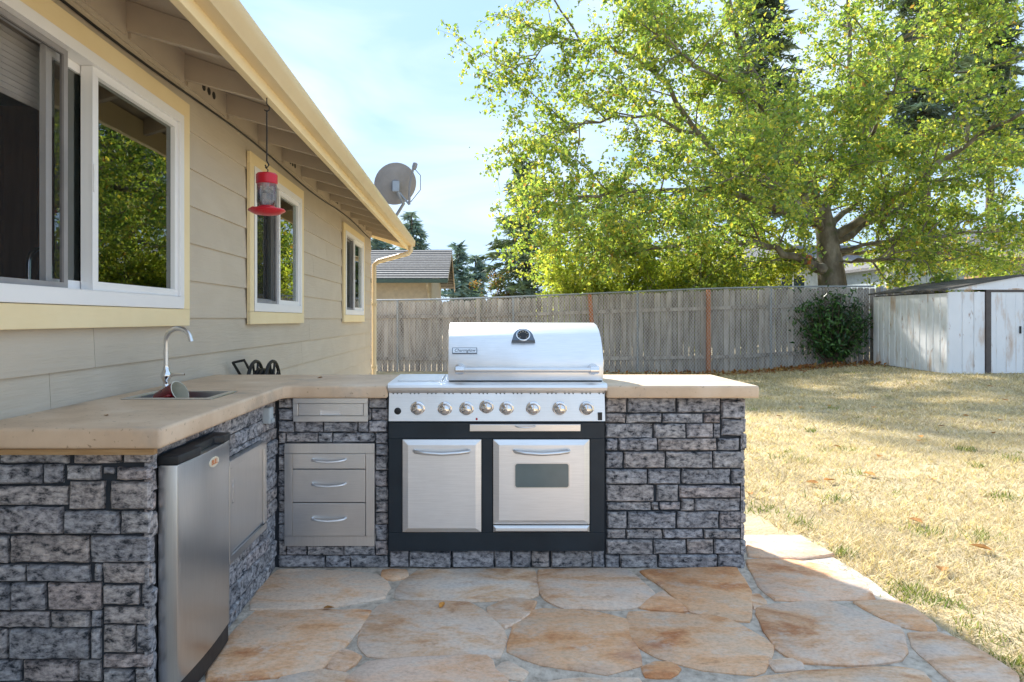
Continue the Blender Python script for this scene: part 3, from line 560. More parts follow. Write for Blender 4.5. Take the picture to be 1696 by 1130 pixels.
nk.append((nk[-1][0]+.006, nk[-1][1], nk[-1][2]-.02)); MB().tube(nk, .0105, 12).build('spout', M['steel'], tp, smooth=60)
MB().tube([(tx+.015, ty, .985), (tx+.05, ty-.005, .989), (tx+.088, ty-.01, .99)], [.008, .006, .005], 10).build('lever', M['chrome'], tp, smooth=60)
mu = thing('mug', 'dark red enamel mug tipped over in the sink', 'mug', (-1.31, 2.86, .785))
ax = Vector((.84, -.22, .46)).normalized(); mc = Vector((-1.35, 2.915, .884))
MB().lathe([(.0, 0), (.044, 0), (.047, .004), (.048, .105), (.050, .108)], mc, ax, 24, cap=False).build('body', M['redmug'], mu, smooth=40)
MB().lathe([(.0505, .1075), (.046, .1085), (.044, .10), (.043, .02), (.0, .018)], mc, ax, 24, cap=False).build('lining', M['cream'], mu, smooth=40)
MB().tube([mc+ax*.02+Vector((0, -.046, .0)), mc+ax*.02+Vector((0, -.075, 0)), mc+ax*.08+Vector((0, -.075, 0)), mc+ax*.085+Vector((0, -.046, 0))], .006, 8).build('handle', M['redmug'], mu, smooth=60)
# fridge
fr = thing('mini_fridge', 'stainless under-counter fridge with black trim set into the stone leg', 'fridge', (-1.2, 2.36, 0))
fy0, fy1 = 2.132, 2.592
MB().box(-1.5, SX-.012, fy0, fy1, .02, .80).build('cabinet', M['black'], fr, bevel=.006)
def bow(y): t = (y-fy0)/(fy1-fy0); return SX+.052+.009*math.sin(math.pi*t)
pl = [(SX-.008, fy0), (SX-.008, fy1)]+[(bow(y), y) for y in np.linspace(fy1-.004, fy0+.004, 16)]
MB().prism(pl, 'z', .092, .783).build('door', M['fridge'], fr, bevel=.005, smooth=35)
MB().prism([(SX-.008, fy0), (SX-.008, fy1)]+[(bow(y)-.006, y) for y in np.linspace(fy1-.004, fy0+.004, 16)], 'z', .022, .091).build('kick_strip', M['black'], fr, smooth=35)
top = MB().prism([(SX-.010, fy0), (SX-.010, fy1)]+[(bow(y)+.003-(.03 if .35 < (y-fy0)/(fy1-fy0) < .8 else 0), y) for y in np.linspace(fy1-.004, fy0+.004, 30)], 'z', .784, .812).build('door_cap', M['black'], fr, bevel=.004, smooth=35)
for s in (fy0+.06, fy1-.06): MB().lathe([(.02, 0), (.02, .021)], (-1.1, s, 0), n=10).build('foot', M['black'], fr)
by = 2.41; bg_ = MB(); n = 24
bx = bow(by)+.002
bd = MB().add([(bx+.001, by+.042*math.cos(2*math.pi*i/n), .737+.017*math.sin(2*math.pi*i/n)) for i in range(n)]+[(bx-.006, by+.042*math.cos(2*math.pi*i/n), .737+.017*math.sin(2*math.pi*i/n)) for i in range(n)], [tuple(range(n)), tuple(range(2*n-1, n-1, -1))]+[(i, n+i, n+(i+1) % n, (i+1) % n) for i in range(n)]).build('badge', M['offwhite'], fr)
def text(s, size, m, parent, mat4, name='lettering', shear=0, ext=.0006, space=1):
    cu = bpy.data.curves.new('t', 'FONT'); cu.body = s; cu.size = size; cu.align_x = 'CENTER'; cu.align_y = 'CENTER'; cu.shear = shear; cu.extrude = ext; cu.space_character = space; cu.resolution_u = 3
    ob = bpy.data.objects.new('t', cu); sc.collection.objects.link(ob); bpy.context.view_layer.update()
    me = bpy.data.meshes.new_from_object(ob.evaluated_get(bpy.context.evaluated_depsgraph_get())); me.transform(mat4); bpy.data.objects.remove(ob)
    me.materials.clear(); return link(name, me, M[m], parent)
FRONT = Matrix(((1, 0, 0, 0), (0, 0, -1, 0), (0, 1, 0, 0), (0, 0, 0, 1)))       # text facing -Y
SIDE = Matrix(((0, 0, 1, 0), (1, 0, 0, 0), (0, 1, 0, 0), (0, 0, 0, 1)))         # text facing +X, reading along +Y
text('BULL', .026, 'orange', bd, Matrix.Translation((bx+.0018, by, .737)) @ SIDE, space=.95)
# stainless access door beside the fridge
ac = thing('access_door', 'stainless access door with sunken panel in the stone leg beside the fridge', 'cabinet door', (SX, 2.92, .27))
MB().ring(AP, (AP[0]+.03, AP[1]-.03, AP[2]+.03, AP[3]-.03), 'x', SX-.016, SX+.016).build('frame', M['fridge'], ac, bevel=.004)
MB().box(SX-.014, SX+.006, AP[0]+.032, AP[1]-.032, AP[2]+.032, AP[3]-.032).build('panel', M['fridge'], ac, bevel=.004)
MB().box(SX+.0065, SX+.009, 2.735, 2.75, .50, .60).build('latch', M['chrome'], ac)
ob_ = thing('outlet_box', 'pale grey weatherproof outlet box on the stone in the inner corner', 'outlet', (SX, 3.22, .75))
MB().box(SX-.015, SX+.022, OB[0], OB[1], OB[2], OB[3]).build('cover', M['outlet'], ob_, bevel=.006); MB().box(SX+.0225, SX+.03, OB[0]+.008, OB[1]-.008, OB[2]+.004, OB[2]+.02).build('lip', M['outlet'], ob_)
# drawers
def pull(x0, x1, z, y, m, parent, drop=.006, r=.006):
    c = (x0+x1)/2; MB().tube([(x0, y, z+drop), (x0+.006, y-.020, z+drop*.7), (c-.3*(x1-x0), y-.027, z), (c, y-.03, z-drop*.6), (c+.3*(x1-x0), y-.027, z), (x1-.006, y-.020, z+drop*.7), (x1, y, z+drop)], [r*.8, r, r, r, r, r, r*.8], 10).build('handle', m, parent, smooth=60)
yd = SD-.006
dw = thing('drawer_unit', 'stainless three-drawer unit set in the stone left of the grill', 'drawers', ((DR[0]+DR[1])/2, SD, DR[2]))
w4 = lambda a, b, c, d: ((a-PX)*s5, (b-PX)*s5, H-(d-PY)*s5, H-(c-PY)*s5)
inn = w4(485, 605, 752, 888)
MB().ring(DR, (inn[0]-.002, inn[1]+.002, inn[2]-.002, inn[3]+.002), 'y', yd-.012, yd+.02).build('frame', M['steelv'], dw, bevel=.002)
for (c, d, hz) in ((752, 776.5, 763), (778, 832, 803), (833.5, 888, 860)):
    q = w4(485, 605, c, d); dr = MB().box(q[0], q[1], yd-.015, yd+.02, q[2], q[3]).build('drawer', M['steel'], dw, bevel=.0015)
    h = w4(517, 573, hz, hz); pull(h[0], h[1], h[2], yd-.015, M['lid'], dr)
td = thing('slim_drawer', 'slim stainless drawer with notched pull directly under the counter', 'drawer', ((TD[0]+TD[1])/2, SD, TD[2]))
q = w4(494, 601, 669, 689); MB().ring((TD[0], TD[1], TD[2], TD[3]-.003), (q[0]-.002, q[1]+.002, q[2]-.002, q[3]+.002), 'y', yd-.010, yd+.02).build('frame', M['steel'], td, bevel=.002)
n4 = w4(530, 564, 680, 688)
MB().ring(q, (n4[0], n4[1], n4[2], n4[3]), 'y', yd-.006, yd+.01).build('drawer', M['steel'], td); MB().box(n4[0], n4[1], yd+.004, yd+.0098, n4[2], n4[3]).build('pull_recess', M['lid'], td)
# ------------------------------------------------------------------ grill
GY = 3.362; sg = GY/F
gw = lambda a, b, c, d: ((a-PX)*sg, (b-PX)*sg, H-(d-PY)*sg, H-(c-PY)*sg)
gr = thing('gas_grill', 'large stainless built-in gas grill with hood, knobs and two doors', 'grill', ((GX0+GX1)/2, 3.6, .092))
gp = lambda mb, n, m, **k: mb.build(n, M[m], gr, **k)
q = gw(643.5, 1001.5, 700, 913)
D1, D2, LS, TR = gw(667, 797, 728, 881), gw(817, 976, 728, 868), gw(817, 976, 870, 881), gw(778, 961, 702.5, 714)
gp(MB().box(q[0], q[1], GY+.016, 3.92, .094, q[3]), 'cabinet', 'navy')
zs = [q[2], D1[2], D1[3], q[3]]
for a in ((q[0], q[1], zs[0], D1[2]-.004), (q[0], q[1], D1[3]+.004, q[3]), (q[0], D1[0]-.004, D1[2]-.003, D1[3]+.003), (D1[1]+.004, D2[0]-.004, D1[2]-.003, D1[3]+.003), (D2[1]+.004, q[1], D1[2]-.003, D1[3]+.003)):
    gp(MB().box(a[0]+.0006, a[1]-.0006, GY, GY+.0155, a[2], a[3]), 'face_panel', 'navy', bevel=.0015)
def bdoor(r, name, bv=.028):
    x0, x1, z0, z1 = r; y0, y1 = GY+.012, GY-.016; i = (x0+bv, x1-bv, z0+bv*.8, z1-bv*.9)
    o = [(x0, y0, z0), (x1, y0, z0), (x1, y0, z1), (x0, y0, z1)]; m = [(x0, GY-.004, z0), (x1, GY-.004, z0), (x1, GY-.004, z1), (x0, GY-.004, z1)]; t = [(i[0], y1, i[2]), (i[1], y1, i[2]), (i[1], y1, i[3]), (i[0], y1, i[3])]
    mb = MB().add(o+m+t, [(0, 1, 2, 3)]+[(k, (k+1) % 4, 4+(k+1) % 4, 4+k) for k in range(4)]+[(4+k, 4+(k+1) % 4, 8+(k+1) % 4, 8+k) for k in range(4)]+[(8, 9, 10, 11)])
    return gp(mb, name, 'lid')
d1 = bdoor(D1, 'door'); h = gw(686, 778, 748, 748); pull(h[0], h[1], h[2], GY-.016, M['steel'], d1, .008, .009)
d2 = bdoor(D2, 'oven_door'); h = gw(851, 942, 748, 748); pull(h[0], h[1], h[2], GY-.016, M['steel'], d2, .008, .009)
bdoor(LS, 'lower_strip', .012)
wq = gw(853, 941, 767, 806)
def rrect(r, rad, n=5):
    x0, x1, z0, z1 = r; out = []
    for cx, cz, a0 in ((x1-rad, z1-rad, 0), (x0+rad, z1-rad, 90), (x0+rad, z0+rad, 180), (x1-rad, z0+rad, 270)):
        for k in range(n+1): a = R(a0+90*k/n); out.append((cx+rad*math.cos(a), cz+rad*math.sin(a)))
    return out
MB().prism(rrect((wq[0]-.006, wq[1]+.006, wq[2]-.006, wq[3]+.006), .016), 'y', GY-.0185, GY-.0155).build('window_frame', M['steel'], d2); MB().prism(rrect(wq, .012), 'y', GY-.0195, GY-.0186).build('window', M['ovenglass'], d2)
tr = gp(MB().box(TR[0], TR[1], GY-.012, GY+.01, TR[2], TR[3]), 'drip_tray', 'steel', bevel=.002); h = gw(853, 887, 706, 706); pull(h[0], h[1], h[2], GY-.012, M['steel'], tr, .003, .003)
cp = gw(644, 1002, 651, 697.5)
gp(MB().add([(x, y, z) for x in (cp[0], cp[1]) for (y, z) in ((GY-.006, cp[2]), (GY+.012, cp[3]), (GY+.3, cp[3]), (GY+.3, cp[2]))], [(0, 1, 2, 3), (7, 6, 5, 4), (0, 4, 5, 1), (1, 5, 6, 2), (2, 6, 7, 3), (3, 7, 4, 0)]), 'control_panel', 'steel')
zc = lambda z: GY-.006+.018*(z-cp[2])/(cp[3]-cp[2])
for i, (kx, ky) in enumerate(((691.7, 677), (736.8, 677.5), (772.6, 677.5), (805.7, 674.5), (839, 677), (883, 677), (927, 677), (971.4, 677))):
    x, z = (kx-PX)*sg, H-(ky-PY)*sg; y = zc(z)
    kb = MB().lathe([(.036, 0), (.036, .004), (.031, .007), (.0295, .007)], (x, y+.001, z), (0, -1, -.12), 24).build('bezel', M['chrome'], gr, smooth=40)
    MB().lathe([(.029, 0), (.028, .014), (.025, .024), (.018, .030), (.008, .033), (.001, .0335)], (x, y-.005, z), (0, -1, -.12), 24).build('knob', M['chrome'], kb, smooth=40)
    MB().box(x-.003, x+.003, y-.042, y-.03, z+.004, z+.022).build('pointer', M['steel'], kb, bevel=.001)
x, z = (658.7-PX)*sg, H-(681-PY)*sg; ig = MB().lathe([(.017, 0), (.017, .004), (.012, .006), (.011, .012), (.002, .013)], (x, zc(z), z), (0, -1, 0), 18).build('igniter', M['black'], gr, smooth=40)
x, z = (789.5-PX)*sg, H-(694-PY)*sg; gp(MB().lathe([(.006, 0), (.005, .004), (.001, .005)], (x, zc(z)+.001, z), (0, -1, 0), 12), 'indicator', 'redlamp')
w5 = gw(990, 997, 683, 696); gp(MB().box(w5[0], w5[1], GY-.008, GY+.01, w5[2], w5[3]), 'switch', 'black', bevel=.001)
for g0 in np.arange(650, 996, 28.5):
    for k in range(5): a = gw(g0+k*3.4, g0+k*3.4+2.2, 651.6, 653.2); gp(MB().box(a[0], a[1], zc(a[2])-.0016, zc(a[2])+.006, a[2], a[3]), 'vent_slot', 'black') if k % 2 == 0 else None
# top shelf with rounded front edge
sy = 3.335; ztop = .926
pf = [(3.90, .86), (3.40, .86), (sy+.02, .885), (sy+.004, .892), (sy, .905), (sy+.004, .917), (sy+.016, .924), (sy+.03, ztop), (3.90, ztop)]
gp(MB().prism(pf, 'x', GX0, GX1+.004), 'top_shelf', 'lid', smooth=35)
sb = MB().box(GX0+.035, -.175, 3.45, 3.84, ztop+.0005, ztop+.006).build('side_burner_lid', M['lid'], gr, bevel=.003)
lx0, lx1 = (742-PX)*3.42/F, (999.5-PX)*3.42/F
lp = [(3.425, .932), (3.415, .985), (3.42, 1.04), (3.445, 1.095), (3.485, 1.145), (3.54, 1.185), (3.61, 1.21), (3.69, 1.221), (3.80, 1.215), (3.88, 1.17), (3.92, 1.08), (3.925, .932)]
hood = gp(MB().prism(lp, 'x', lx0, lx1), 'hood', 'lid', bevel=.006, smooth=28)
gp(MB().box(lx0+.004, lx1-.004, 3.44, 3.91, ztop+.0005, .9315), 'hood_gasket', 'black')
zh = .990
MB().tube([(lx0+.055, 3.362, zh), (lx1-.055, 3.362, zh)], .0125, 14).build('handle_bar', M['steel'], hood, smooth=50)
for x in (lx0+.06, lx1-.055):
    MB().lathe([(.030, 0), (.028, .012), (.019, .03), (.019, .066), (.012, .072)], (x, 3.424, zh), (0, -1, 0), 18).build('handle_mount', M['chrome'], hood, smooth=50)
    MB().lathe([(.019, -.02), (.019, .02)], (x, 3.362, zh), (1, 0, 0), 16).build('handle_collar', M['chrome'], hood, smooth=50)
# temperature gauge: half-round housing lying on the curve of the hood
gx = (866.5-PX)*3.47/F; gn = Vector((0, -.77, .64)).normalized(); gu = Vector((0, .64, .77)).normalized(); gc = Vector((gx, 3.482, 1.150))
arc = [(-.062, -.034), (.062, -.034)]+[(.056*math.cos(a), -.02+.066*math.sin(a)) for a in np.linspace(.1, math.pi-.1, 14)]
PG = lambda u, v, d: gc+Vector((1, 0, 0))*u+gu*v+gn*d
mm = len(arc); gg = MB().add([PG(u, v, -.014) for u, v in arc]+[PG(u*.94, v*.94, .014) for u, v in arc], [tuple(range(mm)), tuple(range(2*mm-1, mm-1, -1))]+[(i, (i+1) % mm, mm+(i+1) % mm, mm+i) for i in range(mm)]).build('gauge_housing', M['gauge'], hood)
MB().lathe([(.036, .012), (.036, .017), (.031, .018), (.030, .015)], gc, gn, 24).build('gauge_rim', M['chrome'], gg, smooth=40)
MB().lathe([(.0295, .013), (.0295, .0155)], gc, gn, 24).build('gauge_dial', M['black'], gg)
for k in range(9):
    a = R(-40+k*32.5); MB().hexa([PG(.019*math.cos(a)-.0015, .019*math.sin(a), .0157), PG(.019*math.cos(a)+.0015, .019*math.sin(a), .0157), PG(.026*math.cos(a)+.0015, .026*math.sin(a), .0157), PG(.026*math.cos(a)-.0015, .026*math.sin(a), .0157)], [PG(.019*math.cos(a)-.0015, .019*math.sin(a), .0162), PG(.019*math.cos(a)+.0015, .019*math.sin(a), .0162), PG(.026*math.cos(a)+.0015, .026*math.sin(a), .0162), PG(.026*math.cos(a)-.0015, .026*math.sin(a), .0162)]).build('gauge_mark', M['offwhite'], gg)
bx0, bx1 = (749-PX)*3.43/F, (790-PX)*3.43/F; bzc = H-(581-PY)*3.44/F
tl = R(-22); BM = Matrix.Translation(((bx0+bx1)/2, 3.4355, bzc)) @ Matrix.Rotation(tl, 4, 'X')
def pb_(w_, h_, d0, d1): return [BM @ Vector((x, y, z)) for x in (-w_, w_) for y in (d0, d1) for z in (-h_, h_)]
bf = [(0, 1, 3, 2), (4, 6, 7, 5), (0, 4, 5, 1), (2, 3, 7, 6), (0, 2, 6, 4), (1, 5, 7, 3)]
bdg = MB().add(pb_((bx1-bx0)/2, .0155, -.004, .012), bf).build('name_badge', M['gauge'], hood); MB().add(pb_((bx1-bx0)/2-.003, .0125, -.0048, -.0041), bf).build('badge_face', M['steel'], bdg)
text('Charmglow', .0225, 'iron', bdg, BM @ Matrix.Translation((0, -.0054, 0)) @ FRONT, shear=.35, ext=.0003)
# ------------------------------------------------------------------ back fences
def fl(X):     # wooden fence line: depth, bottom z, top z at lateral position X
    t = (X+2.65)/(12.3); D = 17.65-.75*t; return D, gz(X, D)-.03, 1.70+.32*ss((X+2.65)/11)
wf = thing('wooden_fence', 'weathered grey board fence with stained posts behind the chain-link', 'wooden fence', (3, 17.3, 0))
X = -6.0; bd_r = random.Random(5)
while X < 11.5:
    D, b, t = fl(X); wd = .138; t += bd_r.uniform(-.025, .02); y = D+.06+bd_r.uniform(-.004, .004); g = bd_r.uniform(.001, .012)
    MB().prism([(X, b), (X+wd-g, b), (X+wd-g, t-.03), (X+wd-.03, t), (X+.03, t), (X, t-.03)], 'y', y, y+.018).build('board', M['fence'], wf)
    X += .142
for k in range(7):      # rails between the posts
    x0, x1 = -5.9+k*2.48, -5.9+(k+1)*2.48-.01
    for f0 in (.17, .76):
        pts = []
        for x in (x0, x1):
            D, b, t = fl(x); z = b+(t-b)*f0; pts.append([(x, D+.015, z), (x, D+.055, z), (x, D+.055, z+.085), (x, D+.015, z+.085)])
        MB().hexa(pts[0], pts[1]).build('rail', M['fence'], wf)
for px, m, lean in ((792, 'fence', 0), (979, 'redpost', .12), (1171, 'redpost', 0), (1362, 'fence', 0)):
    x = (px-PX)/F*17.2; D, b, t = fl(x); MB().hexa([(x-.045+lean, D-.075, b), (x+.045+lean, D-.075, b), (x+.045+lean, D+.012, b), (x-.045+lean, D+.012, b)], [(x-.045-lean*.2, D-.075, t+.02), (x+.045-lean*.2, D-.075, t+.02), (x+.045-lean*.2, D+.012, t+.02), (x-.045-lean*.2, D+.012, t+.02)]).build('post', M[m], wf)
cl = thing('chain_link_fence', 'galvanised chain-link fence with round posts in front of the board fence', 'chain-link fence', (3, 17.1, 0))
cy = lambda X: fl(X)[0]-.14
rail = [(x, cy(x), fl(x)[2]+.03) for x in np.linspace(-6, 9.75, 24)]
MB().tube(rail, .021, 8).build('top_rail', M['grey_metal'], cl, smooth=60)
for px in (460, 655, 851, 1057, 1273, 1449):
    x = (px-PX)/F*17.05; MB().tube([(x, cy(x)+.02, gz(x, 17)-.05), (x, cy(x)+.02, fl(x)[2]+.0)], .028, 10).build('post', M['grey_metal'], cl, smooth=60)
    MB().lathe([(.034, 0), (.034, .03), (.02, .05), (.002, .056)], (x, cy(x)+.02, fl(x)[2]-.01), n=10).build('post_cap', M['grey_metal'], cl, smooth=60)
Vw, Fw = [], []; dx = .072; r_w = .0034
for i in range(int(15.5/dx)):
    X0 = -5.8+i*dx; D, b, t = fl(X0); nz = int((t-b)/.05); base = len(Vw)
    for k in range(nz+1):
        for s in range(2):      # two strands weaving left and right
            x = X0+(dx/2 if (k+s) % 2 else -dx/2)*.5+(dx/2 if s else 0); z = b+.02+(t-b-.01)*k/nz; y = cy(X0)-.03+(.004 if (k+s) % 2 else -.004)
            Vw += [(x-r_w, y, z), (x+r_w, y-r_w, z), (x+r_w*.3, y+r_w, z)]
    for k in range(nz):
        for s in range(2):
            p = base+(k*2+s)*3; q = p+6
            for e in range(3): Fw.append((p+e, p+(e+1) % 3, q+(e+1) % 3, q+e))
tag(link('wire_mesh', raw_mesh('wire_mesh', Vw, Fw), M['wire'], cl), kind='stuff')
# ------------------------------------------------------------------ foliage tools
def leaf_mesh(name, P, size, cols, up=.5, asp=.62, fold=.18):
    """many small folded leaves: P (n,3), size (n,), cols (n,3)"""
    n = len(P); d = RNG.normal(size=(n, 3)); d[:, 2] -= .35; d /= np.linalg.norm(d, axis=1)[:, None]
    nn = RNG.normal(size=(n, 3)); nn[:, 2] += up*2; s = np.cross(d, nn); s /= np.linalg.norm(s, axis=1)[:, None]; nn = np.cross(s, d)
    sz = size[:, None]; a = P; b = P+d*sz*.45+s*sz*asp*.5+nn*sz*fold; c = P+d*sz; e = P+d*sz*.45-s*sz*asp*.5+nn*sz*fold
    V = np.stack([a, b, c, e], 1).reshape(-1, 3); i = np.arange(n)*4
    Fc = np.concatenate([np.stack([i, i+1, i+2], 1), np.stack([i, i+2, i+3], 1)])
    return raw_mesh(name, V, Fc, np.repeat(cols, 4, 0))
def palette(n, cs, wts, var=.18):
    cs = np.array(cs); c = cs[RNG.choice(len(cs), n, p=np.array(wts)/sum(wts))]; return np.clip(c*(1+RNG.normal(size=(n, 1))*var), .005, 1)
def wander(p, d, length, n, jit, droop=0):
    pts = [Vector(p)]; d = Vector(d).normalized()
    for i in range(n):
        d = (d+Vector(RNG.normal(size=3))*jit+Vector((0, 0, -droop))).normalized(); pts.append(pts[-1]+d*length/n)
    return pts
def along(pts, t):
    s = t*(len(pts)-1); i = min(int(s), len(pts)-2); return pts[i].lerp(pts[i+1], s-i), (pts[i+1]-pts[i]).normalized()
def broadleaf(name, label, base, trunk, limbs, cs, wts, nleaf=46, lsize=.085, sec=15, twigs=8, seclen=2.4, m='leaf', cat='tree', dens=1.0, bark='bark', group=None):
    t = thing(name, label, cat, base, group); MB().tube([p for p, r in trunk], [r for p, r in trunk], 14).build('trunk', M[bark], t, smooth=70)
    tw = MB(); LP, LS = [], []
    for pts, r0, r1 in limbs:
        pts = [Vector(p) for p in pts]; fine = []
        for i in range(len(pts)-1):
            for q in range(4): fine.append(pts[i].lerp(pts[i+1], q/4)+Vector(RNG.normal(size=3))*.05*(1 if i+q else 0))
        fine.append(pts[-1]); L_ = sum((fine[i+1]-fine[i]).length for i in range(len(fine)-1))
        MB().tube(fine, [(r0+(r1-r0)*(i/(len(fine)-1))**.6)*.78 for i in range(len(fine))], 9).build('limb', M[bark], t, smooth=70)
        ns = max(4, int(sec*L_/8))
        for k in range(ns):
            tt = .18+.82*(k+RNG.random())/ns; p, d = along(fine, min(tt, .999))
            side = Vector(RNG.normal(size=3)); side -= d*side.dot(d); side.normalize(); side.z *= .55
            sl = seclen*(1.1-.55*tt)*RNG.uniform(.6, 1.25); sp = wander(p, d*.55+side+Vector((0, 0, .12)), sl, 6, .16, .03)
            rr_ = .012+.022*(1-tt)*sl/2; tw.tube(sp, [rr_*(1-.8*i/6) for i in range(7)], 5, cap=False)
            for j in range(int(twigs*sl/2.2)+2):
                t2 = .15+.85*RNG.random(); q, d2 = along(sp, min(t2, .999)); s2 = Vector(RNG.normal(size=3)); s2.z *= .5
                tp_ = wander(q, d2*.6+s2.normalized(), RNG.uniform(.35, .95), 4, .2, .06); tw.tube(tp_, [.006, .005, .004, .003, .002], 3, cap=False)
                nl = RNG.poisson(nleaf*dens*.5)
                for u in RNG.random(nl): a, _ = along(tp_, min(u**.8, .999)); LP.append(np.array(a)+RNG.normal(size=3)*.07); LS.append(lsize*RNG.uniform(.6, 1.3))
    tw.build('branches', M[bark], t, fix=False); LP = np.array(LP); LS = np.array(LS)
    link('crown', leaf_mesh('crown', LP, LS, palette(len(LP), cs, wts)), M[m], t); return t, len(LP)
# big alder behind the fence; limb paths as (picture x, picture y, depth) of the real branches
A = lambda *l: [at(x, y, d) for x, y, d in l]
T0 = at(1378, 480, 19.2); tb = Vector((T0.x, 19.2, 0))
trunk = [(tb+Vector((0, 0, -.1)), .56), (tb+Vector((0, 0, .6)), .44), (at(1379, 475, 19.2), .37), (at(1374, 430, 19.2), .33), (at(1370, 395, 19.2), .28), (at(1362, 350, 19.2), .22)]
limbs = [(A((1365, 445, 19.1), (1330, 432, 18.8), (1270, 402, 18.6), (1190, 398, 18.4), (1100, 412, 18.2), (1030, 420, 18.0)), .22, .03),
         (A((1362, 355, 19.2), (1335, 290, 19), (1290, 200, 18.6), (1245, 120, 18.2), (1215, 30, 18), (1200, -80, 17.6)), .22, .04),
         (A((1362, 355, 19.2), (1385, 290, 19.5), (1412, 150, 19.8), (1405, 20, 20), (1415, -140, 20)), .20, .04),
         (A((1380, 395, 19.2), (1440, 355, 18.8), (1520, 300, 18), (1600, 235, 17.2), (1700, 180, 16.4), (1780, 150, 16)), .19, .03),
         (A((1385, 400, 19.2), (1480, 350, 19.8), (1600, 270, 20.5), (1720, 240, 21), (1840, 200, 21.5)), .16, .03),
         (A((1350, 370, 19.1), (1240, 325, 18), (1130, 312, 17), (1040, 318, 16.2), (970, 325, 15.8), (915, 335, 15.5)), .17, .02),
         (A((1345, 330, 19.1), (1230, 300, 18.8), (1150, 220, 18.4), (1085, 120, 18.0), (1060, 30, 17.8), (1050, -80, 17.6)), .16, .04),
         (A((1150, 220, 18.4), (1060, 190, 17.6), (970, 200, 17), (930, 212, 16.7), (895, 230, 16.4)), .07, .012),
         (A((1085, 120, 18.0), (1000, 70, 17.2), (940, 65, 16.8), (890, 85, 16.5), (850, 115, 16.3)), .07, .012),
         (A((1290, 200, 18.6), (1230, 150, 17.4), (1150, 110, 16.2), (1110, 70, 15.4), (1060, 40, 15)), .09, .015),
         (A((1375, 330, 19), (1420, 270, 17.5), (1450, 200, 16), (1470, 160, 14.8), (1500, 130, 13.8)), .12, .02),
         (A((1360, 380, 19), (1330, 330, 17.6), (1290, 300, 16), (1240, 290, 14.8), (1200, 300, 14)), .12, .02),
         (A((1375, 380, 19.3), (1420, 330, 21), (1440, 220, 22.5), (1470, 100, 23.5)), .15, .03),
         (A((1360, 370, 19.3), (1300, 310, 20.8), (1200, 230, 22), (1120, 180, 23)), .13, .03),
         (A((1380, 420, 19.2), (1450, 400, 18.6), (1540, 395, 17.8), (1640, 380, 17), (1740, 370, 16.5)), .10, .015),
         (A((1385, 425, 19.2), (1470, 415, 20), (1560, 420, 21), (1660, 405, 22), (1760, 400, 23)), .10, .015), (A((1380, 440, 19), (1440, 430, 18), (1500, 420, 17.2), (1560, 415, 16.8)), .06, .012),
         (A((1412, 150, 19.8), (1480, 80, 19), (1560, 20, 18.2), (1650, -20, 17.5)), .09, .02), (A((1600, 235, 17.2), (1580, 130, 17), (1590, 40, 16.6), (1600, -60, 16.4)), .07, .015),
         (A((1365, 440, 19.1), (1300, 410, 20), (1200, 380, 20.6), (1100, 370, 21), (1000, 380, 21)), .13, .02), (A((1190, 398, 18.4), (1120, 370, 18), (1040, 375, 17.8), (980, 390, 17.6), (930, 405, 17.5)), .06, .012)]
GREENS = [(.20, .30, .07), (.29, .37, .08), (.42, .45, .09), (.14, .23, .075), (.58, .51, .09), (.45, .27, .08)]
alder, nl = broadleaf('alder_tree', 'large spreading broadleaf tree with yellow-green leaves behind the fence', tb, trunk, limbs, GREENS, (5, 6, 4, 3, .8, .25), nleaf=54, lsize=.115, sec=25, twigs=10, seclen=2.6)
print('alder leaves', nl)
MB().lathe([(.10, -.05), (.09, .10), (.07, .16), (.03, .18)], at(1338, 432, 18.75), (-.1, -.75, .7), 10).build('branch_stub', M['redpost'], alder, smooth=40)
# yellow-green shrubs behind the fence under the big tree
def shrub(name, label, px, D, top, w, cs, wts, n=9, ls=.08, m='leaf', nleaf=60, group=None):
    x = (px-PX)/F*D; zt = H+(PY-top)/F*D; b = Vector((x, D, gz(x, D)-.03)); lim = []
    for k in range(n):
        a = 2*math.pi*k/n+RNG.random(); q = w*RNG.uniform(.45, 1); h = (zt-b.z)*RNG.uniform(.55, 1)
        lim.append(([b+Vector((.05*math.cos(a), .05*math.sin(a), .1)), b+Vector((q*.35*math.cos(a), q*.35*math.sin(a), h*.45)), b+Vector((q*.8*math.cos(a), q*.8*math.sin(a), h*.95))], .04, .01))
    return broadleaf(name, label, b, [(b, .10), (b+Vector((0, 0, .25)), .08)], lim, cs, wts, nleaf=nleaf, lsize=ls, sec=26, twigs=9, seclen=1.0, m=m, cat='shrub', group=group)
YG = [(.36, .42, .075), (.46, .48, .08), (.27, .36, .07)]
shrub('shrub', 'bright yellow-green shrub behind the fence below the low left limb', 985, 19.6, 372, 2.3, YG, (4, 3, 3), n=16, nleaf=80, ls=.11)
shrub('shrub', 'yellow-green shrub behind the fence between the tree trunk and its neighbour', 1200, 20.5, 398, 2.4, YG, (3, 4, 2), n=16, nleaf=80, ls=.11)
shrub('shrub', 'low yellow-green shrub behind the fence between the two taller shrubs', 1090, 20.2, 425, 1.9, YG, (3, 4, 3), n=14, nleaf=80, ls=.11)
shrub('shrub', 'rusty brown and green rounded shrub beside the far conifers', 835, 30, 455, 1.2, [(.22, .12, .05), (.10, .13, .04)], (3, 3), n=10, ls=.10)
lau = [(.03, .085, .025), (.055, .13, .035), (.10, .20, .05)]
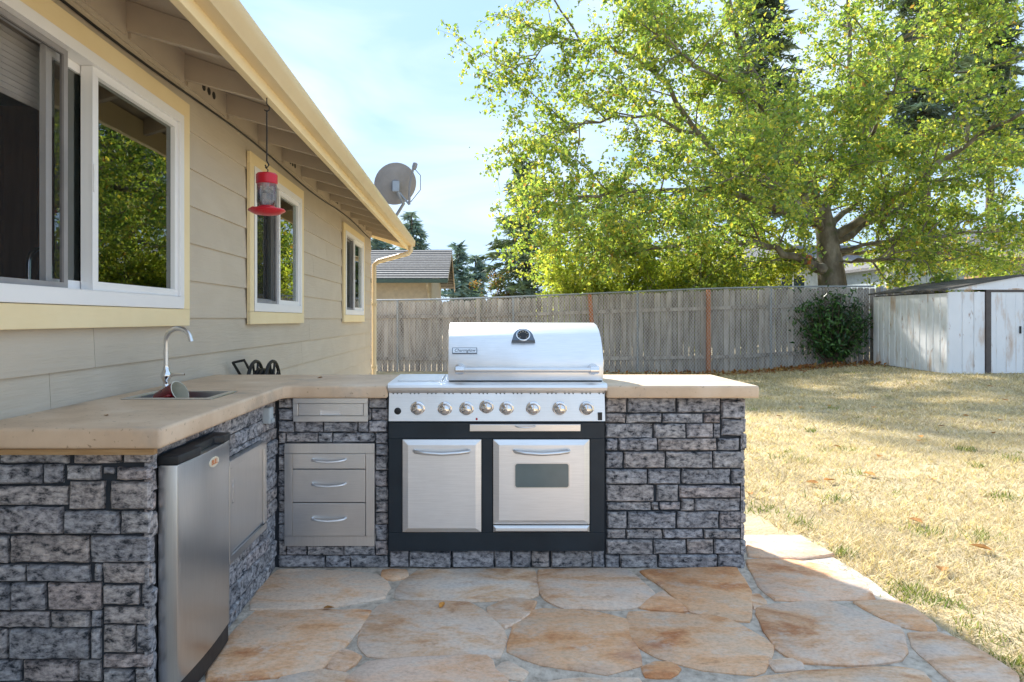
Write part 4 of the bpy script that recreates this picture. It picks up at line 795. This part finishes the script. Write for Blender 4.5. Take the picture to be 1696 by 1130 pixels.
def laurel():
    b = Vector((8.75, 16.72, gz(8.75, 16.72))); t = thing('laurel_bush', 'dark glossy green bush growing through the chain-link beside the shed', 'bush', b)
    st = MB(); LP = []; LS = []
    for k in range(95):
        a = RNG.random()*2*math.pi; rr_ = RNG.random()**.5; h = RNG.uniform(.35, 1.85); w_ = 1.12*math.sin(min(1, (h+.25)/1.2)*math.pi/2)*(1 if h < 1.2 else 1-.5*(h-1.2))
        e = b+Vector((rr_*w_*math.cos(a), rr_*.36*math.sin(a), h)); s_ = [b+Vector((.12*math.cos(a), .06*math.sin(a), 0)), b.lerp(e, .5)+Vector((0, 0, .1)), e]; st.tube(s_, [.014, .010, .004], 5)
        for u in RNG.random(26): p, _ = along(s_, .35+.649*u); LP.append(np.array(p)+RNG.normal(size=3)*(.10, .06, .10)); LS.append(RNG.uniform(.10, .17))
    st.build('stems', M['darkbark'], t); link('foliage', leaf_mesh('foliage', np.array(LP), np.array(LS), palette(len(LP), lau, (3, 4, 2)), asp=.42), M['laurel'], t)
laurel()
# conifers
def conifer(label, px, D, top, w, cs, seed, bare=.1, group='conifers beyond the fence', name='conifer'):
    x = (px-PX)/F*D; z0 = gz(x, D)-.03; ht = H+(PY-top)/F*D-z0; b = Vector((x, D, z0)); t = thing(name, label, 'conifer', b, group); rg = np.random.default_rng(seed)
    MB().tube([b, b+Vector((0, 0, ht*.5)), b+Vector((0, 0, ht))], [w*.07+.06, w*.04+.03, .015], 8).build('trunk', M['darkbark'], t, smooth=70)
    V, C = [], []; nb = int(ht*11); br = MB()
    for k in range(nb):
        f = bare+(1-bare)*(k+rg.random())/nb; a = rg.random()*2*math.pi; Ln = w*(1-f)**.75*rg.uniform(.55, 1.15)+.15; o = b+Vector((0, 0, ht*f)); d = Vector((math.cos(a), math.sin(a), rg.uniform(-.25, .15)))
        pts = [o, o+d*Ln*.5+Vector((0, 0, -.03*Ln)), o+d*Ln+Vector((0, 0, -.12*Ln))]; br.tube(pts, [.02+.01*Ln, .015, .005], 4, cap=False)
        col = np.array(cs[rg.integers(len(cs))])*rg.uniform(.7, 1.3)
        for q in range(int(14+Ln*34)):
            u = rg.random()**.7; p, dd = along(pts, min(u, .999)); s = Vector((-d.y, d.x, 0))*(rg.uniform(-.38, .38)*Ln*(1.05-u)); p = p+s+Vector((0, 0, -abs(s.length)*.25+rg.normal()*.04))
            e = (dd*.6+s.normalized()*.7*(1 if s.length > 0 else 0)+Vector(rg.normal(size=3))*.35).normalized(); l = rg.uniform(.14, .34)*(.6+.03*D); wv = e.cross(Vector(rg.normal(size=3))).normalized()*l*.16
            V += [p-wv, p+wv, p+e*l]; C += [col]*3
    br.build('branches', M['darkbark'], t, fix=False); V = np.array(V); link('crown', raw_mesh('crown', V, np.arange(len(V)).reshape(-1, 3), np.array(C)), M['needle'], t)
BG = [(.16, .22, .13), (.20, .27, .16), (.13, .18, .13)]; BB_HAZE = [(.19, .28, .25), (.16, .24, .22), (.23, .32, .27)]  # second palette is lightened to put distance haze into the needle colour
conifer('blue-green conifer with thin pointed top, left of the far pair', 757, 46, 405, 2.4, BB_HAZE, 1); conifer('blue-green conifer with wide skirt, right of the far pair', 787, 52, 425, 2.6, BB_HAZE, 2)
conifer('tall slim conifer rising above the neighbour roof beside the dish', 682, 40, 352, 2.3, BB_HAZE, 3); conifer('pale conifer half hidden behind the house corner and downspout', 634, 48, 372, 3.2, BB_HAZE, 4)
conifer('dark ragged pine behind the left edge of the big tree', 872, 30, 262, 2.7, BG, 5, .2); conifer('dark tall conifer showing through the top of the big tree', 1260, 40, -120, 4.2, BG, 6, .3)
conifer('dark tall conifer with bare lower trunk right of the big tree trunk', 1533, 33, -160, 3.6, BG, 7, .45); conifer('dark conifer behind the upper right of the big tree', 1640, 42, -90, 4.0, BG, 8, .45)
# ------------------------------------------------------------------ shed
shd = thing('garden_shed', 'rusty white metal garden shed with dark low roof beside the fence', 'shed', (11.1, 15.3, .12))
x0, x1, y0, y1, zb_, zw = 9.65, 12.65, 13.98, 16.6, .115, 1.80
MB().box(x0+.03, x1-.03, y0+.03, y1-.03, zb_-.02, zw).build('frame', M['iron'], shd)
def panel(px0, px1, fx): return
n = 12
for k in range(n):
    a = y0+(y1-y0)*k/n; b = y0+(y1-y0)*(k+1)/n; zk = zb_+.05*(a-y0)/2.6; bl_ = .03*math.sin(k*1.1)
    MB().prism([(x0, a+.003), (x0-.012, a+.02), (x0-.012+.006*math.sin(k*2.3), (a+b)/2), (x0-.012, b-.02), (x0, b-.003), (x0+.012, b-.003), (x0+.012, a+.003)], 'z', zk+.01, zw-.02).build('wall_panel', M['shedpanel'], shd)
fx_ = [x0, x0+.29, x0+.53, x0+.76]
for a, b in zip(fx_[:-1], fx_[1:]): MB().prism([(a+.003, y0), (a+.02, y0-.012), (b-.02, y0-.012), (b-.003, y0), (b-.003, y0+.012), (a+.003, y0+.012)], 'z', zb_, zw).build('wall_panel', M['shedpanel'], shd)
MB().box(x0+.765, x0+.865, y0-.03, y0+.02, zb_-.01, zw-.005).build('door_jamb', M['brown'], shd); MB().box(x0+.765, x1-.6, y0-.032, y0+.02, zw, zw+.045).build('door_track', M['brown'], shd)
for k in range(2):
    a = x0+.872+k*.66; dd = MB().box(a, a+.65, y0-.02, y0+.01, zb_+.02, zw-.005).build('door', M['shedpanel'], shd, bevel=.004)
    for q in range(3): MB().box(a+.10+q*.2, a+.112+q*.2, y0-.026, y0-.0205, zb_+.05, zw-.04).build('rib', M['shedpanel'], dd)
    MB().box(a+(.57 if k == 0 else .04), a+(.60 if k == 0 else .07), y0-.045, y0-.0265, .95, 1.1).build('handle', M['iron'], dd)
MB().box(x0+.872+1.33, x1, y0-.01, y0+.01, zb_, zw).build('wall_panel', M['shedpanel'], shd); MB().box(x1-.01, x1+.01, y0, y1, zb_, zw).build('wall_panel', M['shedpanel'], shd); MB().box(x0, x1, y1-.01, y1+.01, zb_+.04, zw).build('wall_panel', M['shedpanel'], shd)
xr, zr_ = 11.15, 2.13
MB().prism([(x0-.04, zw+.047), (x1+.04, zw+.047), (xr, zr_-.01)], 'y', y0-.025, y0-.005).build('gable', M['shedpanel'], shd)
MB().box(x0-.02, x1, y0-.034, y0-.026, zw+.046, zw+.075).build('gable_trim', M['shedpanel'], shd)
rs_ = (zr_-zw-.03)/(xr-x0+.08)
for k in range(13):
    a = y0-.06+k*.213; b = a+.205
    for s in (-1, 1):
        xa = xr-.002 if s < 0 else xr+.002; xb = x0-.09 if s < 0 else x1+.09
        MB().hexa([(xa, a, zr_), (xa, b, zr_), (xb, b, zw+.03), (xb, a, zw+.03)], [(xa, a+.03, zr_+.03), (xa, b-.03, zr_+.03), (xb, b-.03, zw+.06), (xb, a+.03, zw+.06)]).build('roof_sheet', M['shedroof'], shd)
MB().box(x0-.1, x1+.1, y0-.15, y1, zb_-.1, zb_-.015).build('base', M['wood'], shd)
# ------------------------------------------------------------------ neighbouring houses
def lap(parent, xa, xb, y, za, zb2, m, ex=.2):
    z = za
    while z < zb2-.02:
        t_ = min(z+ex, zb2); MB().prism([(y, z), (y, t_), (y-.010, t_), (y-.022, z)], 'x', xa, xb).build('siding_board', M[m], parent); z = t_
def window(parent, xa, xb, za, zb2, y, mull=True):
    f = MB().ring((xa, xb, za, zb2), (xa+.06, xb-.06, za+.06, zb2-.06), 'y', y-.05, y).build('window', M['vinyl'], parent); MB().box(xa+.06, xb-.06, y-.02, y-.012, za+.06, zb2-.06).build('pane', M['farglass'], f)
    if mull: MB().box((xa+xb)/2-.03, (xa+xb)/2+.03, y-.045, y-.021, za+.06, zb2-.06).build('mullion', M['vinyl'], f)
nh = thing('neighbour_house', 'tan house with grey shingle gable roof and dark green gutter beyond the fence', 'house', (-6, 28, 0))
ex_, yn = -1.02, 24.7
MB().prism([(yn, 0), (yn, 2.66), (28, 3.85), (31.3, 2.66), (31.3, 0)], 'x', -14, -1.65).build('wall', M['tan_wall'], nh); lap(nh, -14, -1.66, yn-.002, .2, 2.6, 'tan_wall', .35)
for sgn in (0, 1):
    e0, e1 = (24, 28) if sgn == 0 else (32, 28)
    for k in range(14):
        a = e0+(e1-e0)*k/14; b = e0+(e1-e0)*(k+1)/14+(.05 if e1 > e0 else -.05); za = 2.66+1.41*k/14; zb3 = 2.66+1.41*(k+1)/14
        MB().hexa([(-14.5, a, za+.01), (ex_, a, za+.01), (ex_, b, zb3), (-14.5, b, zb3)], [(-14.5, a, za+.045), (ex_, a, za+.045), (ex_, b, zb3+.02), (-14.5, b, zb3+.02)]).build('shingle_course', M['shingle'], nh)
    MB().prism([(e0, 2.50), (e0, 2.655), (28, 4.065), (28, 3.91)], 'x', ex_-.04, ex_-.005).build('barge_board', M['tan_wall'], nh)
MB().box(-14.5, ex_, 23.90, 23.995, 2.52, 2.655).build('gutter', M['green_trim'], nh); MB().tube([(-1.75, 23.95, 2.52), (-1.75, 24.1, 2.4), (-1.75, 24.62, 2.2), (-1.75, 24.62, .1)], .045, 8).build('downspout', M['tan_wall'], nh)
MB().ring((27.2, 28.3, 1.1, 2.1), (27.26, 28.24, 1.16, 2.04), 'x', -1.64, -1.60).build('window', M['vinyl'], nh); MB().box(-1.648, -1.63, 27.26, 28.24, 1.16, 2.04).build('pane', M['farglass'], nh)
wh_ = thing('neighbour_house', 'white sided low house behind the big tree trunk', 'house', (15, 34, 0))
MB().box(10.5, 19.6, 32.03, 40, 0, 3.70).build('wall', M['white_wall'], wh_); 
for k in range(46): MB().box(10.5+k*.2, 10.5+k*.2+.19, 32, 32.028, .1, 3.65).build('siding_plank', M['white_wall'], wh_)
MB().prism([(31.4, 3.65), (36, 5.0), (40.6, 3.65), (40.6, 3.8), (36, 5.15), (31.4, 3.8)], 'x', 10.1, 20).build('roof', M['shingle'], wh_); window(wh_, 14.2, 15.4, 2.35, 3.35, 31.99); window(wh_, 12.3, 13.1, 2.35, 3.35, 31.99)
gs = thing('neighbour_outbuilding', 'blue-grey gabled outbuilding with white corner trim beyond the shed', 'outbuilding', (17.7, 28.5, 0))
MB().prism([(16.25, 0), (19.3, 0), (19.3, 3.32), (17.75, 4.0), (16.25, 3.32)], 'y', 27.03, 30.5).build('wall', M['bluegrey'], gs)
for k in range(12):
    a = 16.33+k*.245; zt_ = 3.34+.68*(1-abs(a+.11-17.75)/1.5)-.04; MB().box(a, a+.225, 27.0, 27.028, .1, zt_).build('siding_plank', M['bluegrey'], gs)
MB().box(16.2, 16.3, 26.98, 27.06, 0, 3.3).build('corner_trim', M['vinyl'], gs)
for sgn, xe in ((-1, 15.95), (1, 19.6)): MB().prism([(17.75, 4.08), (17.75, 4.2), (xe, 3.35), (xe, 3.23)], 'y', 26.7, 30.8).build('roof_slope', M['shingle'], gs); MB().prism([(17.75, 4.03), (17.75, 4.19), (xe, 3.34), (xe, 3.18)], 'y', 26.65, 26.698).build('barge_board', M['vinyl'], gs)
rh = thing('neighbour_house', 'cream two-storey house with upstairs deck and pale roof beyond the shed', 'house', (28, 37, 0))
MB().box(24.1, 36, 34.03, 42, 0, 4.32).build('wall', M['tan_wall'], rh); lap(rh, 24.1, 36, 34.028, .2, 4.3, 'tan_wall', .25); MB().prism([(33.3, 4.3), (38, 6.1), (42.7, 4.3), (42.7, 4.45), (38, 6.25), (33.3, 4.45)], 'x', 23.5, 36.5).build('roof', M['shingle'], rh)
MB().box(23.5, 36.5, 33.2, 33.298, 4.28, 4.46).build('fascia', M['trim'], rh); window(rh, 25.2, 26.5, 3.35, 4.2, 34.0); window(rh, 27.6, 29.2, 3.35, 4.2, 34.0)
MB().box(23.7, 34, 32.2, 33.99, 3.18, 3.30).build('deck', M['wood'], rh)
for k in range(40): MB().box(23.75+k*.25, 23.79+k*.25, 32.22, 32.26, 2.7, 3.30).build('deck_baluster', M['vinyl'], rh)
for x in (23.8, 28, 33.8): MB().box(x, x+.12, 32.3, 32.42, 0, 3.18).build('deck_post', M['vinyl'], rh)
for i, (x, m, r, lb) in enumerate(((24.0, 'terracotta', .2, 'terracotta flower pot on the deck of the cream house'), (24.75, 'pot', .2, 'grey flower pot on the deck beside the terracotta one'), (25.15, 'pot', .18, 'small grey flower pot on the deck under the upstairs window'))):
    p = thing('flower_pot', lb, 'flower pot', (x, 32.6, 3.30)); MB().lathe([(r*.65, 0), (r*.95, .26), (r, .27), (r, .32), (r*.85, .32), (r*.8, .27)], (x, 32.6, 3.301), n=14).build('pot', M[m], p, smooth=40)
    n = 60; link('plant', leaf_mesh('plant', np.array([x, 32.6, 3.6])+RNG.normal(size=(n, 3))*.10, np.full(n, .14), palette(n, lau, (1, 2, 2))), M['laurel'], p)
# ------------------------------------------------------------------ dry grass, weeds, fallen leaves
def blades():
    Vs, Cs = [], []
    for (ya, yb, dens, hgt, wid) in ((1.6, 4.5, 5200, .034, .0028), (4.5, 7.5, 2600, .036, .004), (7.5, 11.5, 1100, .04, .006), (11.5, 17.2, 520, .045, .009)):
        xa, xb = (1.80, .86*yb+.8); area = (yb-ya)*(xb-xa); n = int(area*dens); x = RNG.uniform(xa, xb, n); y = RNG.uniform(ya, yb, n)
        keep = (x < .86*y+.8) & ((x > 1.86+.05*np.sin(y*7)+RNG.normal(size=n)*.025) | (y > 3.93)) & ~((x > 9.5) & (y > 13.9)) & ((y > 4.1) | (x > 1.5))
        x, y = x[keep], y[keep]; n = len(x); z = np.array([gz(a, b) for a, b in zip(x, y)])-.002
        clump = np.array([noise.noise(Vector((a*2.1, b*2.1, 0)))+.6*noise.noise(Vector((a*6, b*6, 4))) for a, b in zip(x, y)])
        gr_ = np.array([noise.noise(Vector((a*1.3+20, b*1.3, 9)))+.8*noise.noise(Vector((a*5, b*5, 14))) for a, b in zip(x, y)])
        h = hgt*RNG.uniform(.5, 1.4, n)*(1+.6*np.clip(clump, -.6, 1)); an = RNG.uniform(0, 2*np.pi, n); ln = RNG.uniform(.5, 2.2, n)
        P = np.stack([x, y, z], 1); w_ = np.stack([np.cos(an), np.sin(an), np.zeros(n)], 1)*wid*RNG.uniform(.6, 1.3, n)[:, None]
        an2 = an+np.pi/2+RNG.normal(size=n)*.5; tip = P+np.stack([np.cos(an2)*ln*h, np.sin(an2)*ln*h, h], 1)
        c = palette(n, [(.60, .49, .31), (.70, .61, .43), (.46, .36, .21), (.56, .48, .33)], (4, 4, 1.6, 2)); g = gr_ > .78; c[g] = palette(int(g.sum()), [(.20, .24, .05), (.30, .31, .09)], (1, 1)); c[clump < -.42] *= .72
        Vs.append(np.stack([P-w_, P+w_, tip], 1).reshape(-1, 3)); Cs.append(np.repeat(c, 3, 0))
    V = np.concatenate(Vs); me = raw_mesh('grass', V, np.arange(len(V)).reshape(-1, 3), np.concatenate(Cs)); print('blades', len(V)//3)
    tag(link('grass', me, M['straw']), 'short dry straw-coloured grass covering the yard', 'grass', kind='stuff')
blades()
TV, TC = [], []
def tuft(x, y, n, r, h, cs):
    P = np.stack([x+RNG.normal(size=n)*r, y+RNG.normal(size=n)*r, np.full(n, gz(x, y)-.003)], 1); an = RNG.uniform(0, 2*np.pi, n); hh = h*RNG.uniform(.5, 1.3, n)
    w_ = np.stack([np.cos(an), np.sin(an), 0*an], 1)*(.0025+.0004*y); tip = P+np.stack([RNG.normal(size=n)*hh*.5, RNG.normal(size=n)*hh*.5, hh], 1)
    TV.append(np.stack([P-w_, P+w_, tip], 1).reshape(-1, 3)); TC.append(np.repeat(palette(n, cs, [1]*len(cs)), 3, 0))
WD = [(.16, .22, .04), (.24, .28, .07), (.11, .17, .04)]
for (px, py, n, r) in ((1345, 714, 40, .05), (1310, 760, 60, .12), (1415, 785, 40, .05), (1383, 828, 60, .05), (1328, 868, 70, .06), (1600, 745, 60, .06), (1675, 760, 80, .10), (1665, 825, 60, .06), (1620, 773, 30, .04), (1530, 880, 70, .08), (1625, 890, 60, .07), (1395, 917, 60, .04), (1260, 845, 90, .12)):
    x, y = gnd(px, py, -.01); tuft(x, y, n, r*.8, .05, WD)
for (px, py, n) in ((1500, 975, 110), (1530, 990, 110), (1570, 1000, 70), (1480, 990, 40), (1680, 1100, 110), (1640, 1055, 50), (1610, 1040, 40)):
    x, y = gnd(px, py, -.01); tuft(x, y, n, .05, .035, WD)
x, y = gnd(1045, 1055); tuft(x, y, 30, .01, .02, WD)
V = np.concatenate(TV); tag(link('weeds', raw_mesh('weeds', V, np.arange(len(V)).reshape(-1, 3), np.concatenate(TC)), M['straw']), 'green weeds and grass tufts dotted over the dry lawn', 'weeds', kind='stuff')
def leafm():
    o = [(-.5, 0, .02), (-.32, .2, .1), (-.05, .3, .16), (.2, .24, .12), (.5, 0, .05), (.2, -.22, .16), (-.1, -.28, .2), (-.34, -.18, .1), (0, 0, .0)]
    me = bpy.data.meshes.new('leaf'); me.from_pydata(o, [], [(8, i, (i+1) % 8) for i in range(8)]); me.materials.append(M['deadleaf']); return me
LM = leafm()
def leaf(x, y, z, s, label, group=None):
    o = bpy.data.objects.new('fallen_leaf', LM); sc.collection.objects.link(o); o.location = (x, y, z); o.scale = (s, s, s*.8); o.rotation_euler = (random.uniform(-.2, .2), random.uniform(-.2, .2), random.uniform(0, 6)); return tag(o, label, 'leaf', group)
x, y = gnd(545, 1008, .014); leaf(x, y, .016, .05, 'curled orange leaf on the mortar joint nearest the fridge'); x, y = gnd(732, 1003, .014); leaf(x, y, .016, .045, 'flat orange-brown leaf on the brown flagstone before the grill')
leaf(-.87, 3.78, .9155, .035, 'brown leaf on the counter beside the grill'); leaf(-1.25, 2.30, .9155, .022, 'tiny scrap of leaf on the counter end before the sink')
for (px, py) in ((1325, 674), (1447, 674), (1465, 683), (1515, 680), (1373, 671), (1404, 679), (1657, 698), (1560, 707), (1644, 720), (1525, 726), (1523, 733), (1386, 743), (1458, 760), (1345, 804), (1373, 800), (1545, 798), (1440, 790), (1515, 868), (1240, 822), (1625, 914), (1560, 950), (1665, 668), (1290, 690), (1640, 650), (1600, 690)):
    D = (H+.01)*F/(py-PY); x = (px-PX)/F*D; leaf(x, D, gz(x, D)+.025, random.uniform(.07, .12), 'dry orange-brown leaf lying on the straw-coloured lawn', 'fallen leaves on the lawn')
n = 1700; x = RNG.uniform(2.5, 10.2, n); y = 16.85-np.abs(RNG.normal(size=n))*.38-.04*(x-3); ok = ~((x > 9.5) & (y > 13.8)) & (RNG.random(n) < np.clip((x-2)/6, .15, 1)); x, y = x[ok], y[ok]
P = np.stack([x, y, [gz(a, b)+.03 for a, b in zip(x, y)]], 1); lit = leaf_mesh('leaf_litter', P, RNG.uniform(.06, .12, len(P)), palette(len(P), [(.36, .15, .05), (.28, .12, .05), (.42, .24, .08)], (3, 2, 2)), up=2)
tag(link('leaf_litter', lit, M['straw']), 'brown leaf litter drifted along the foot of the fence', 'leaf litter', kind='stuff')
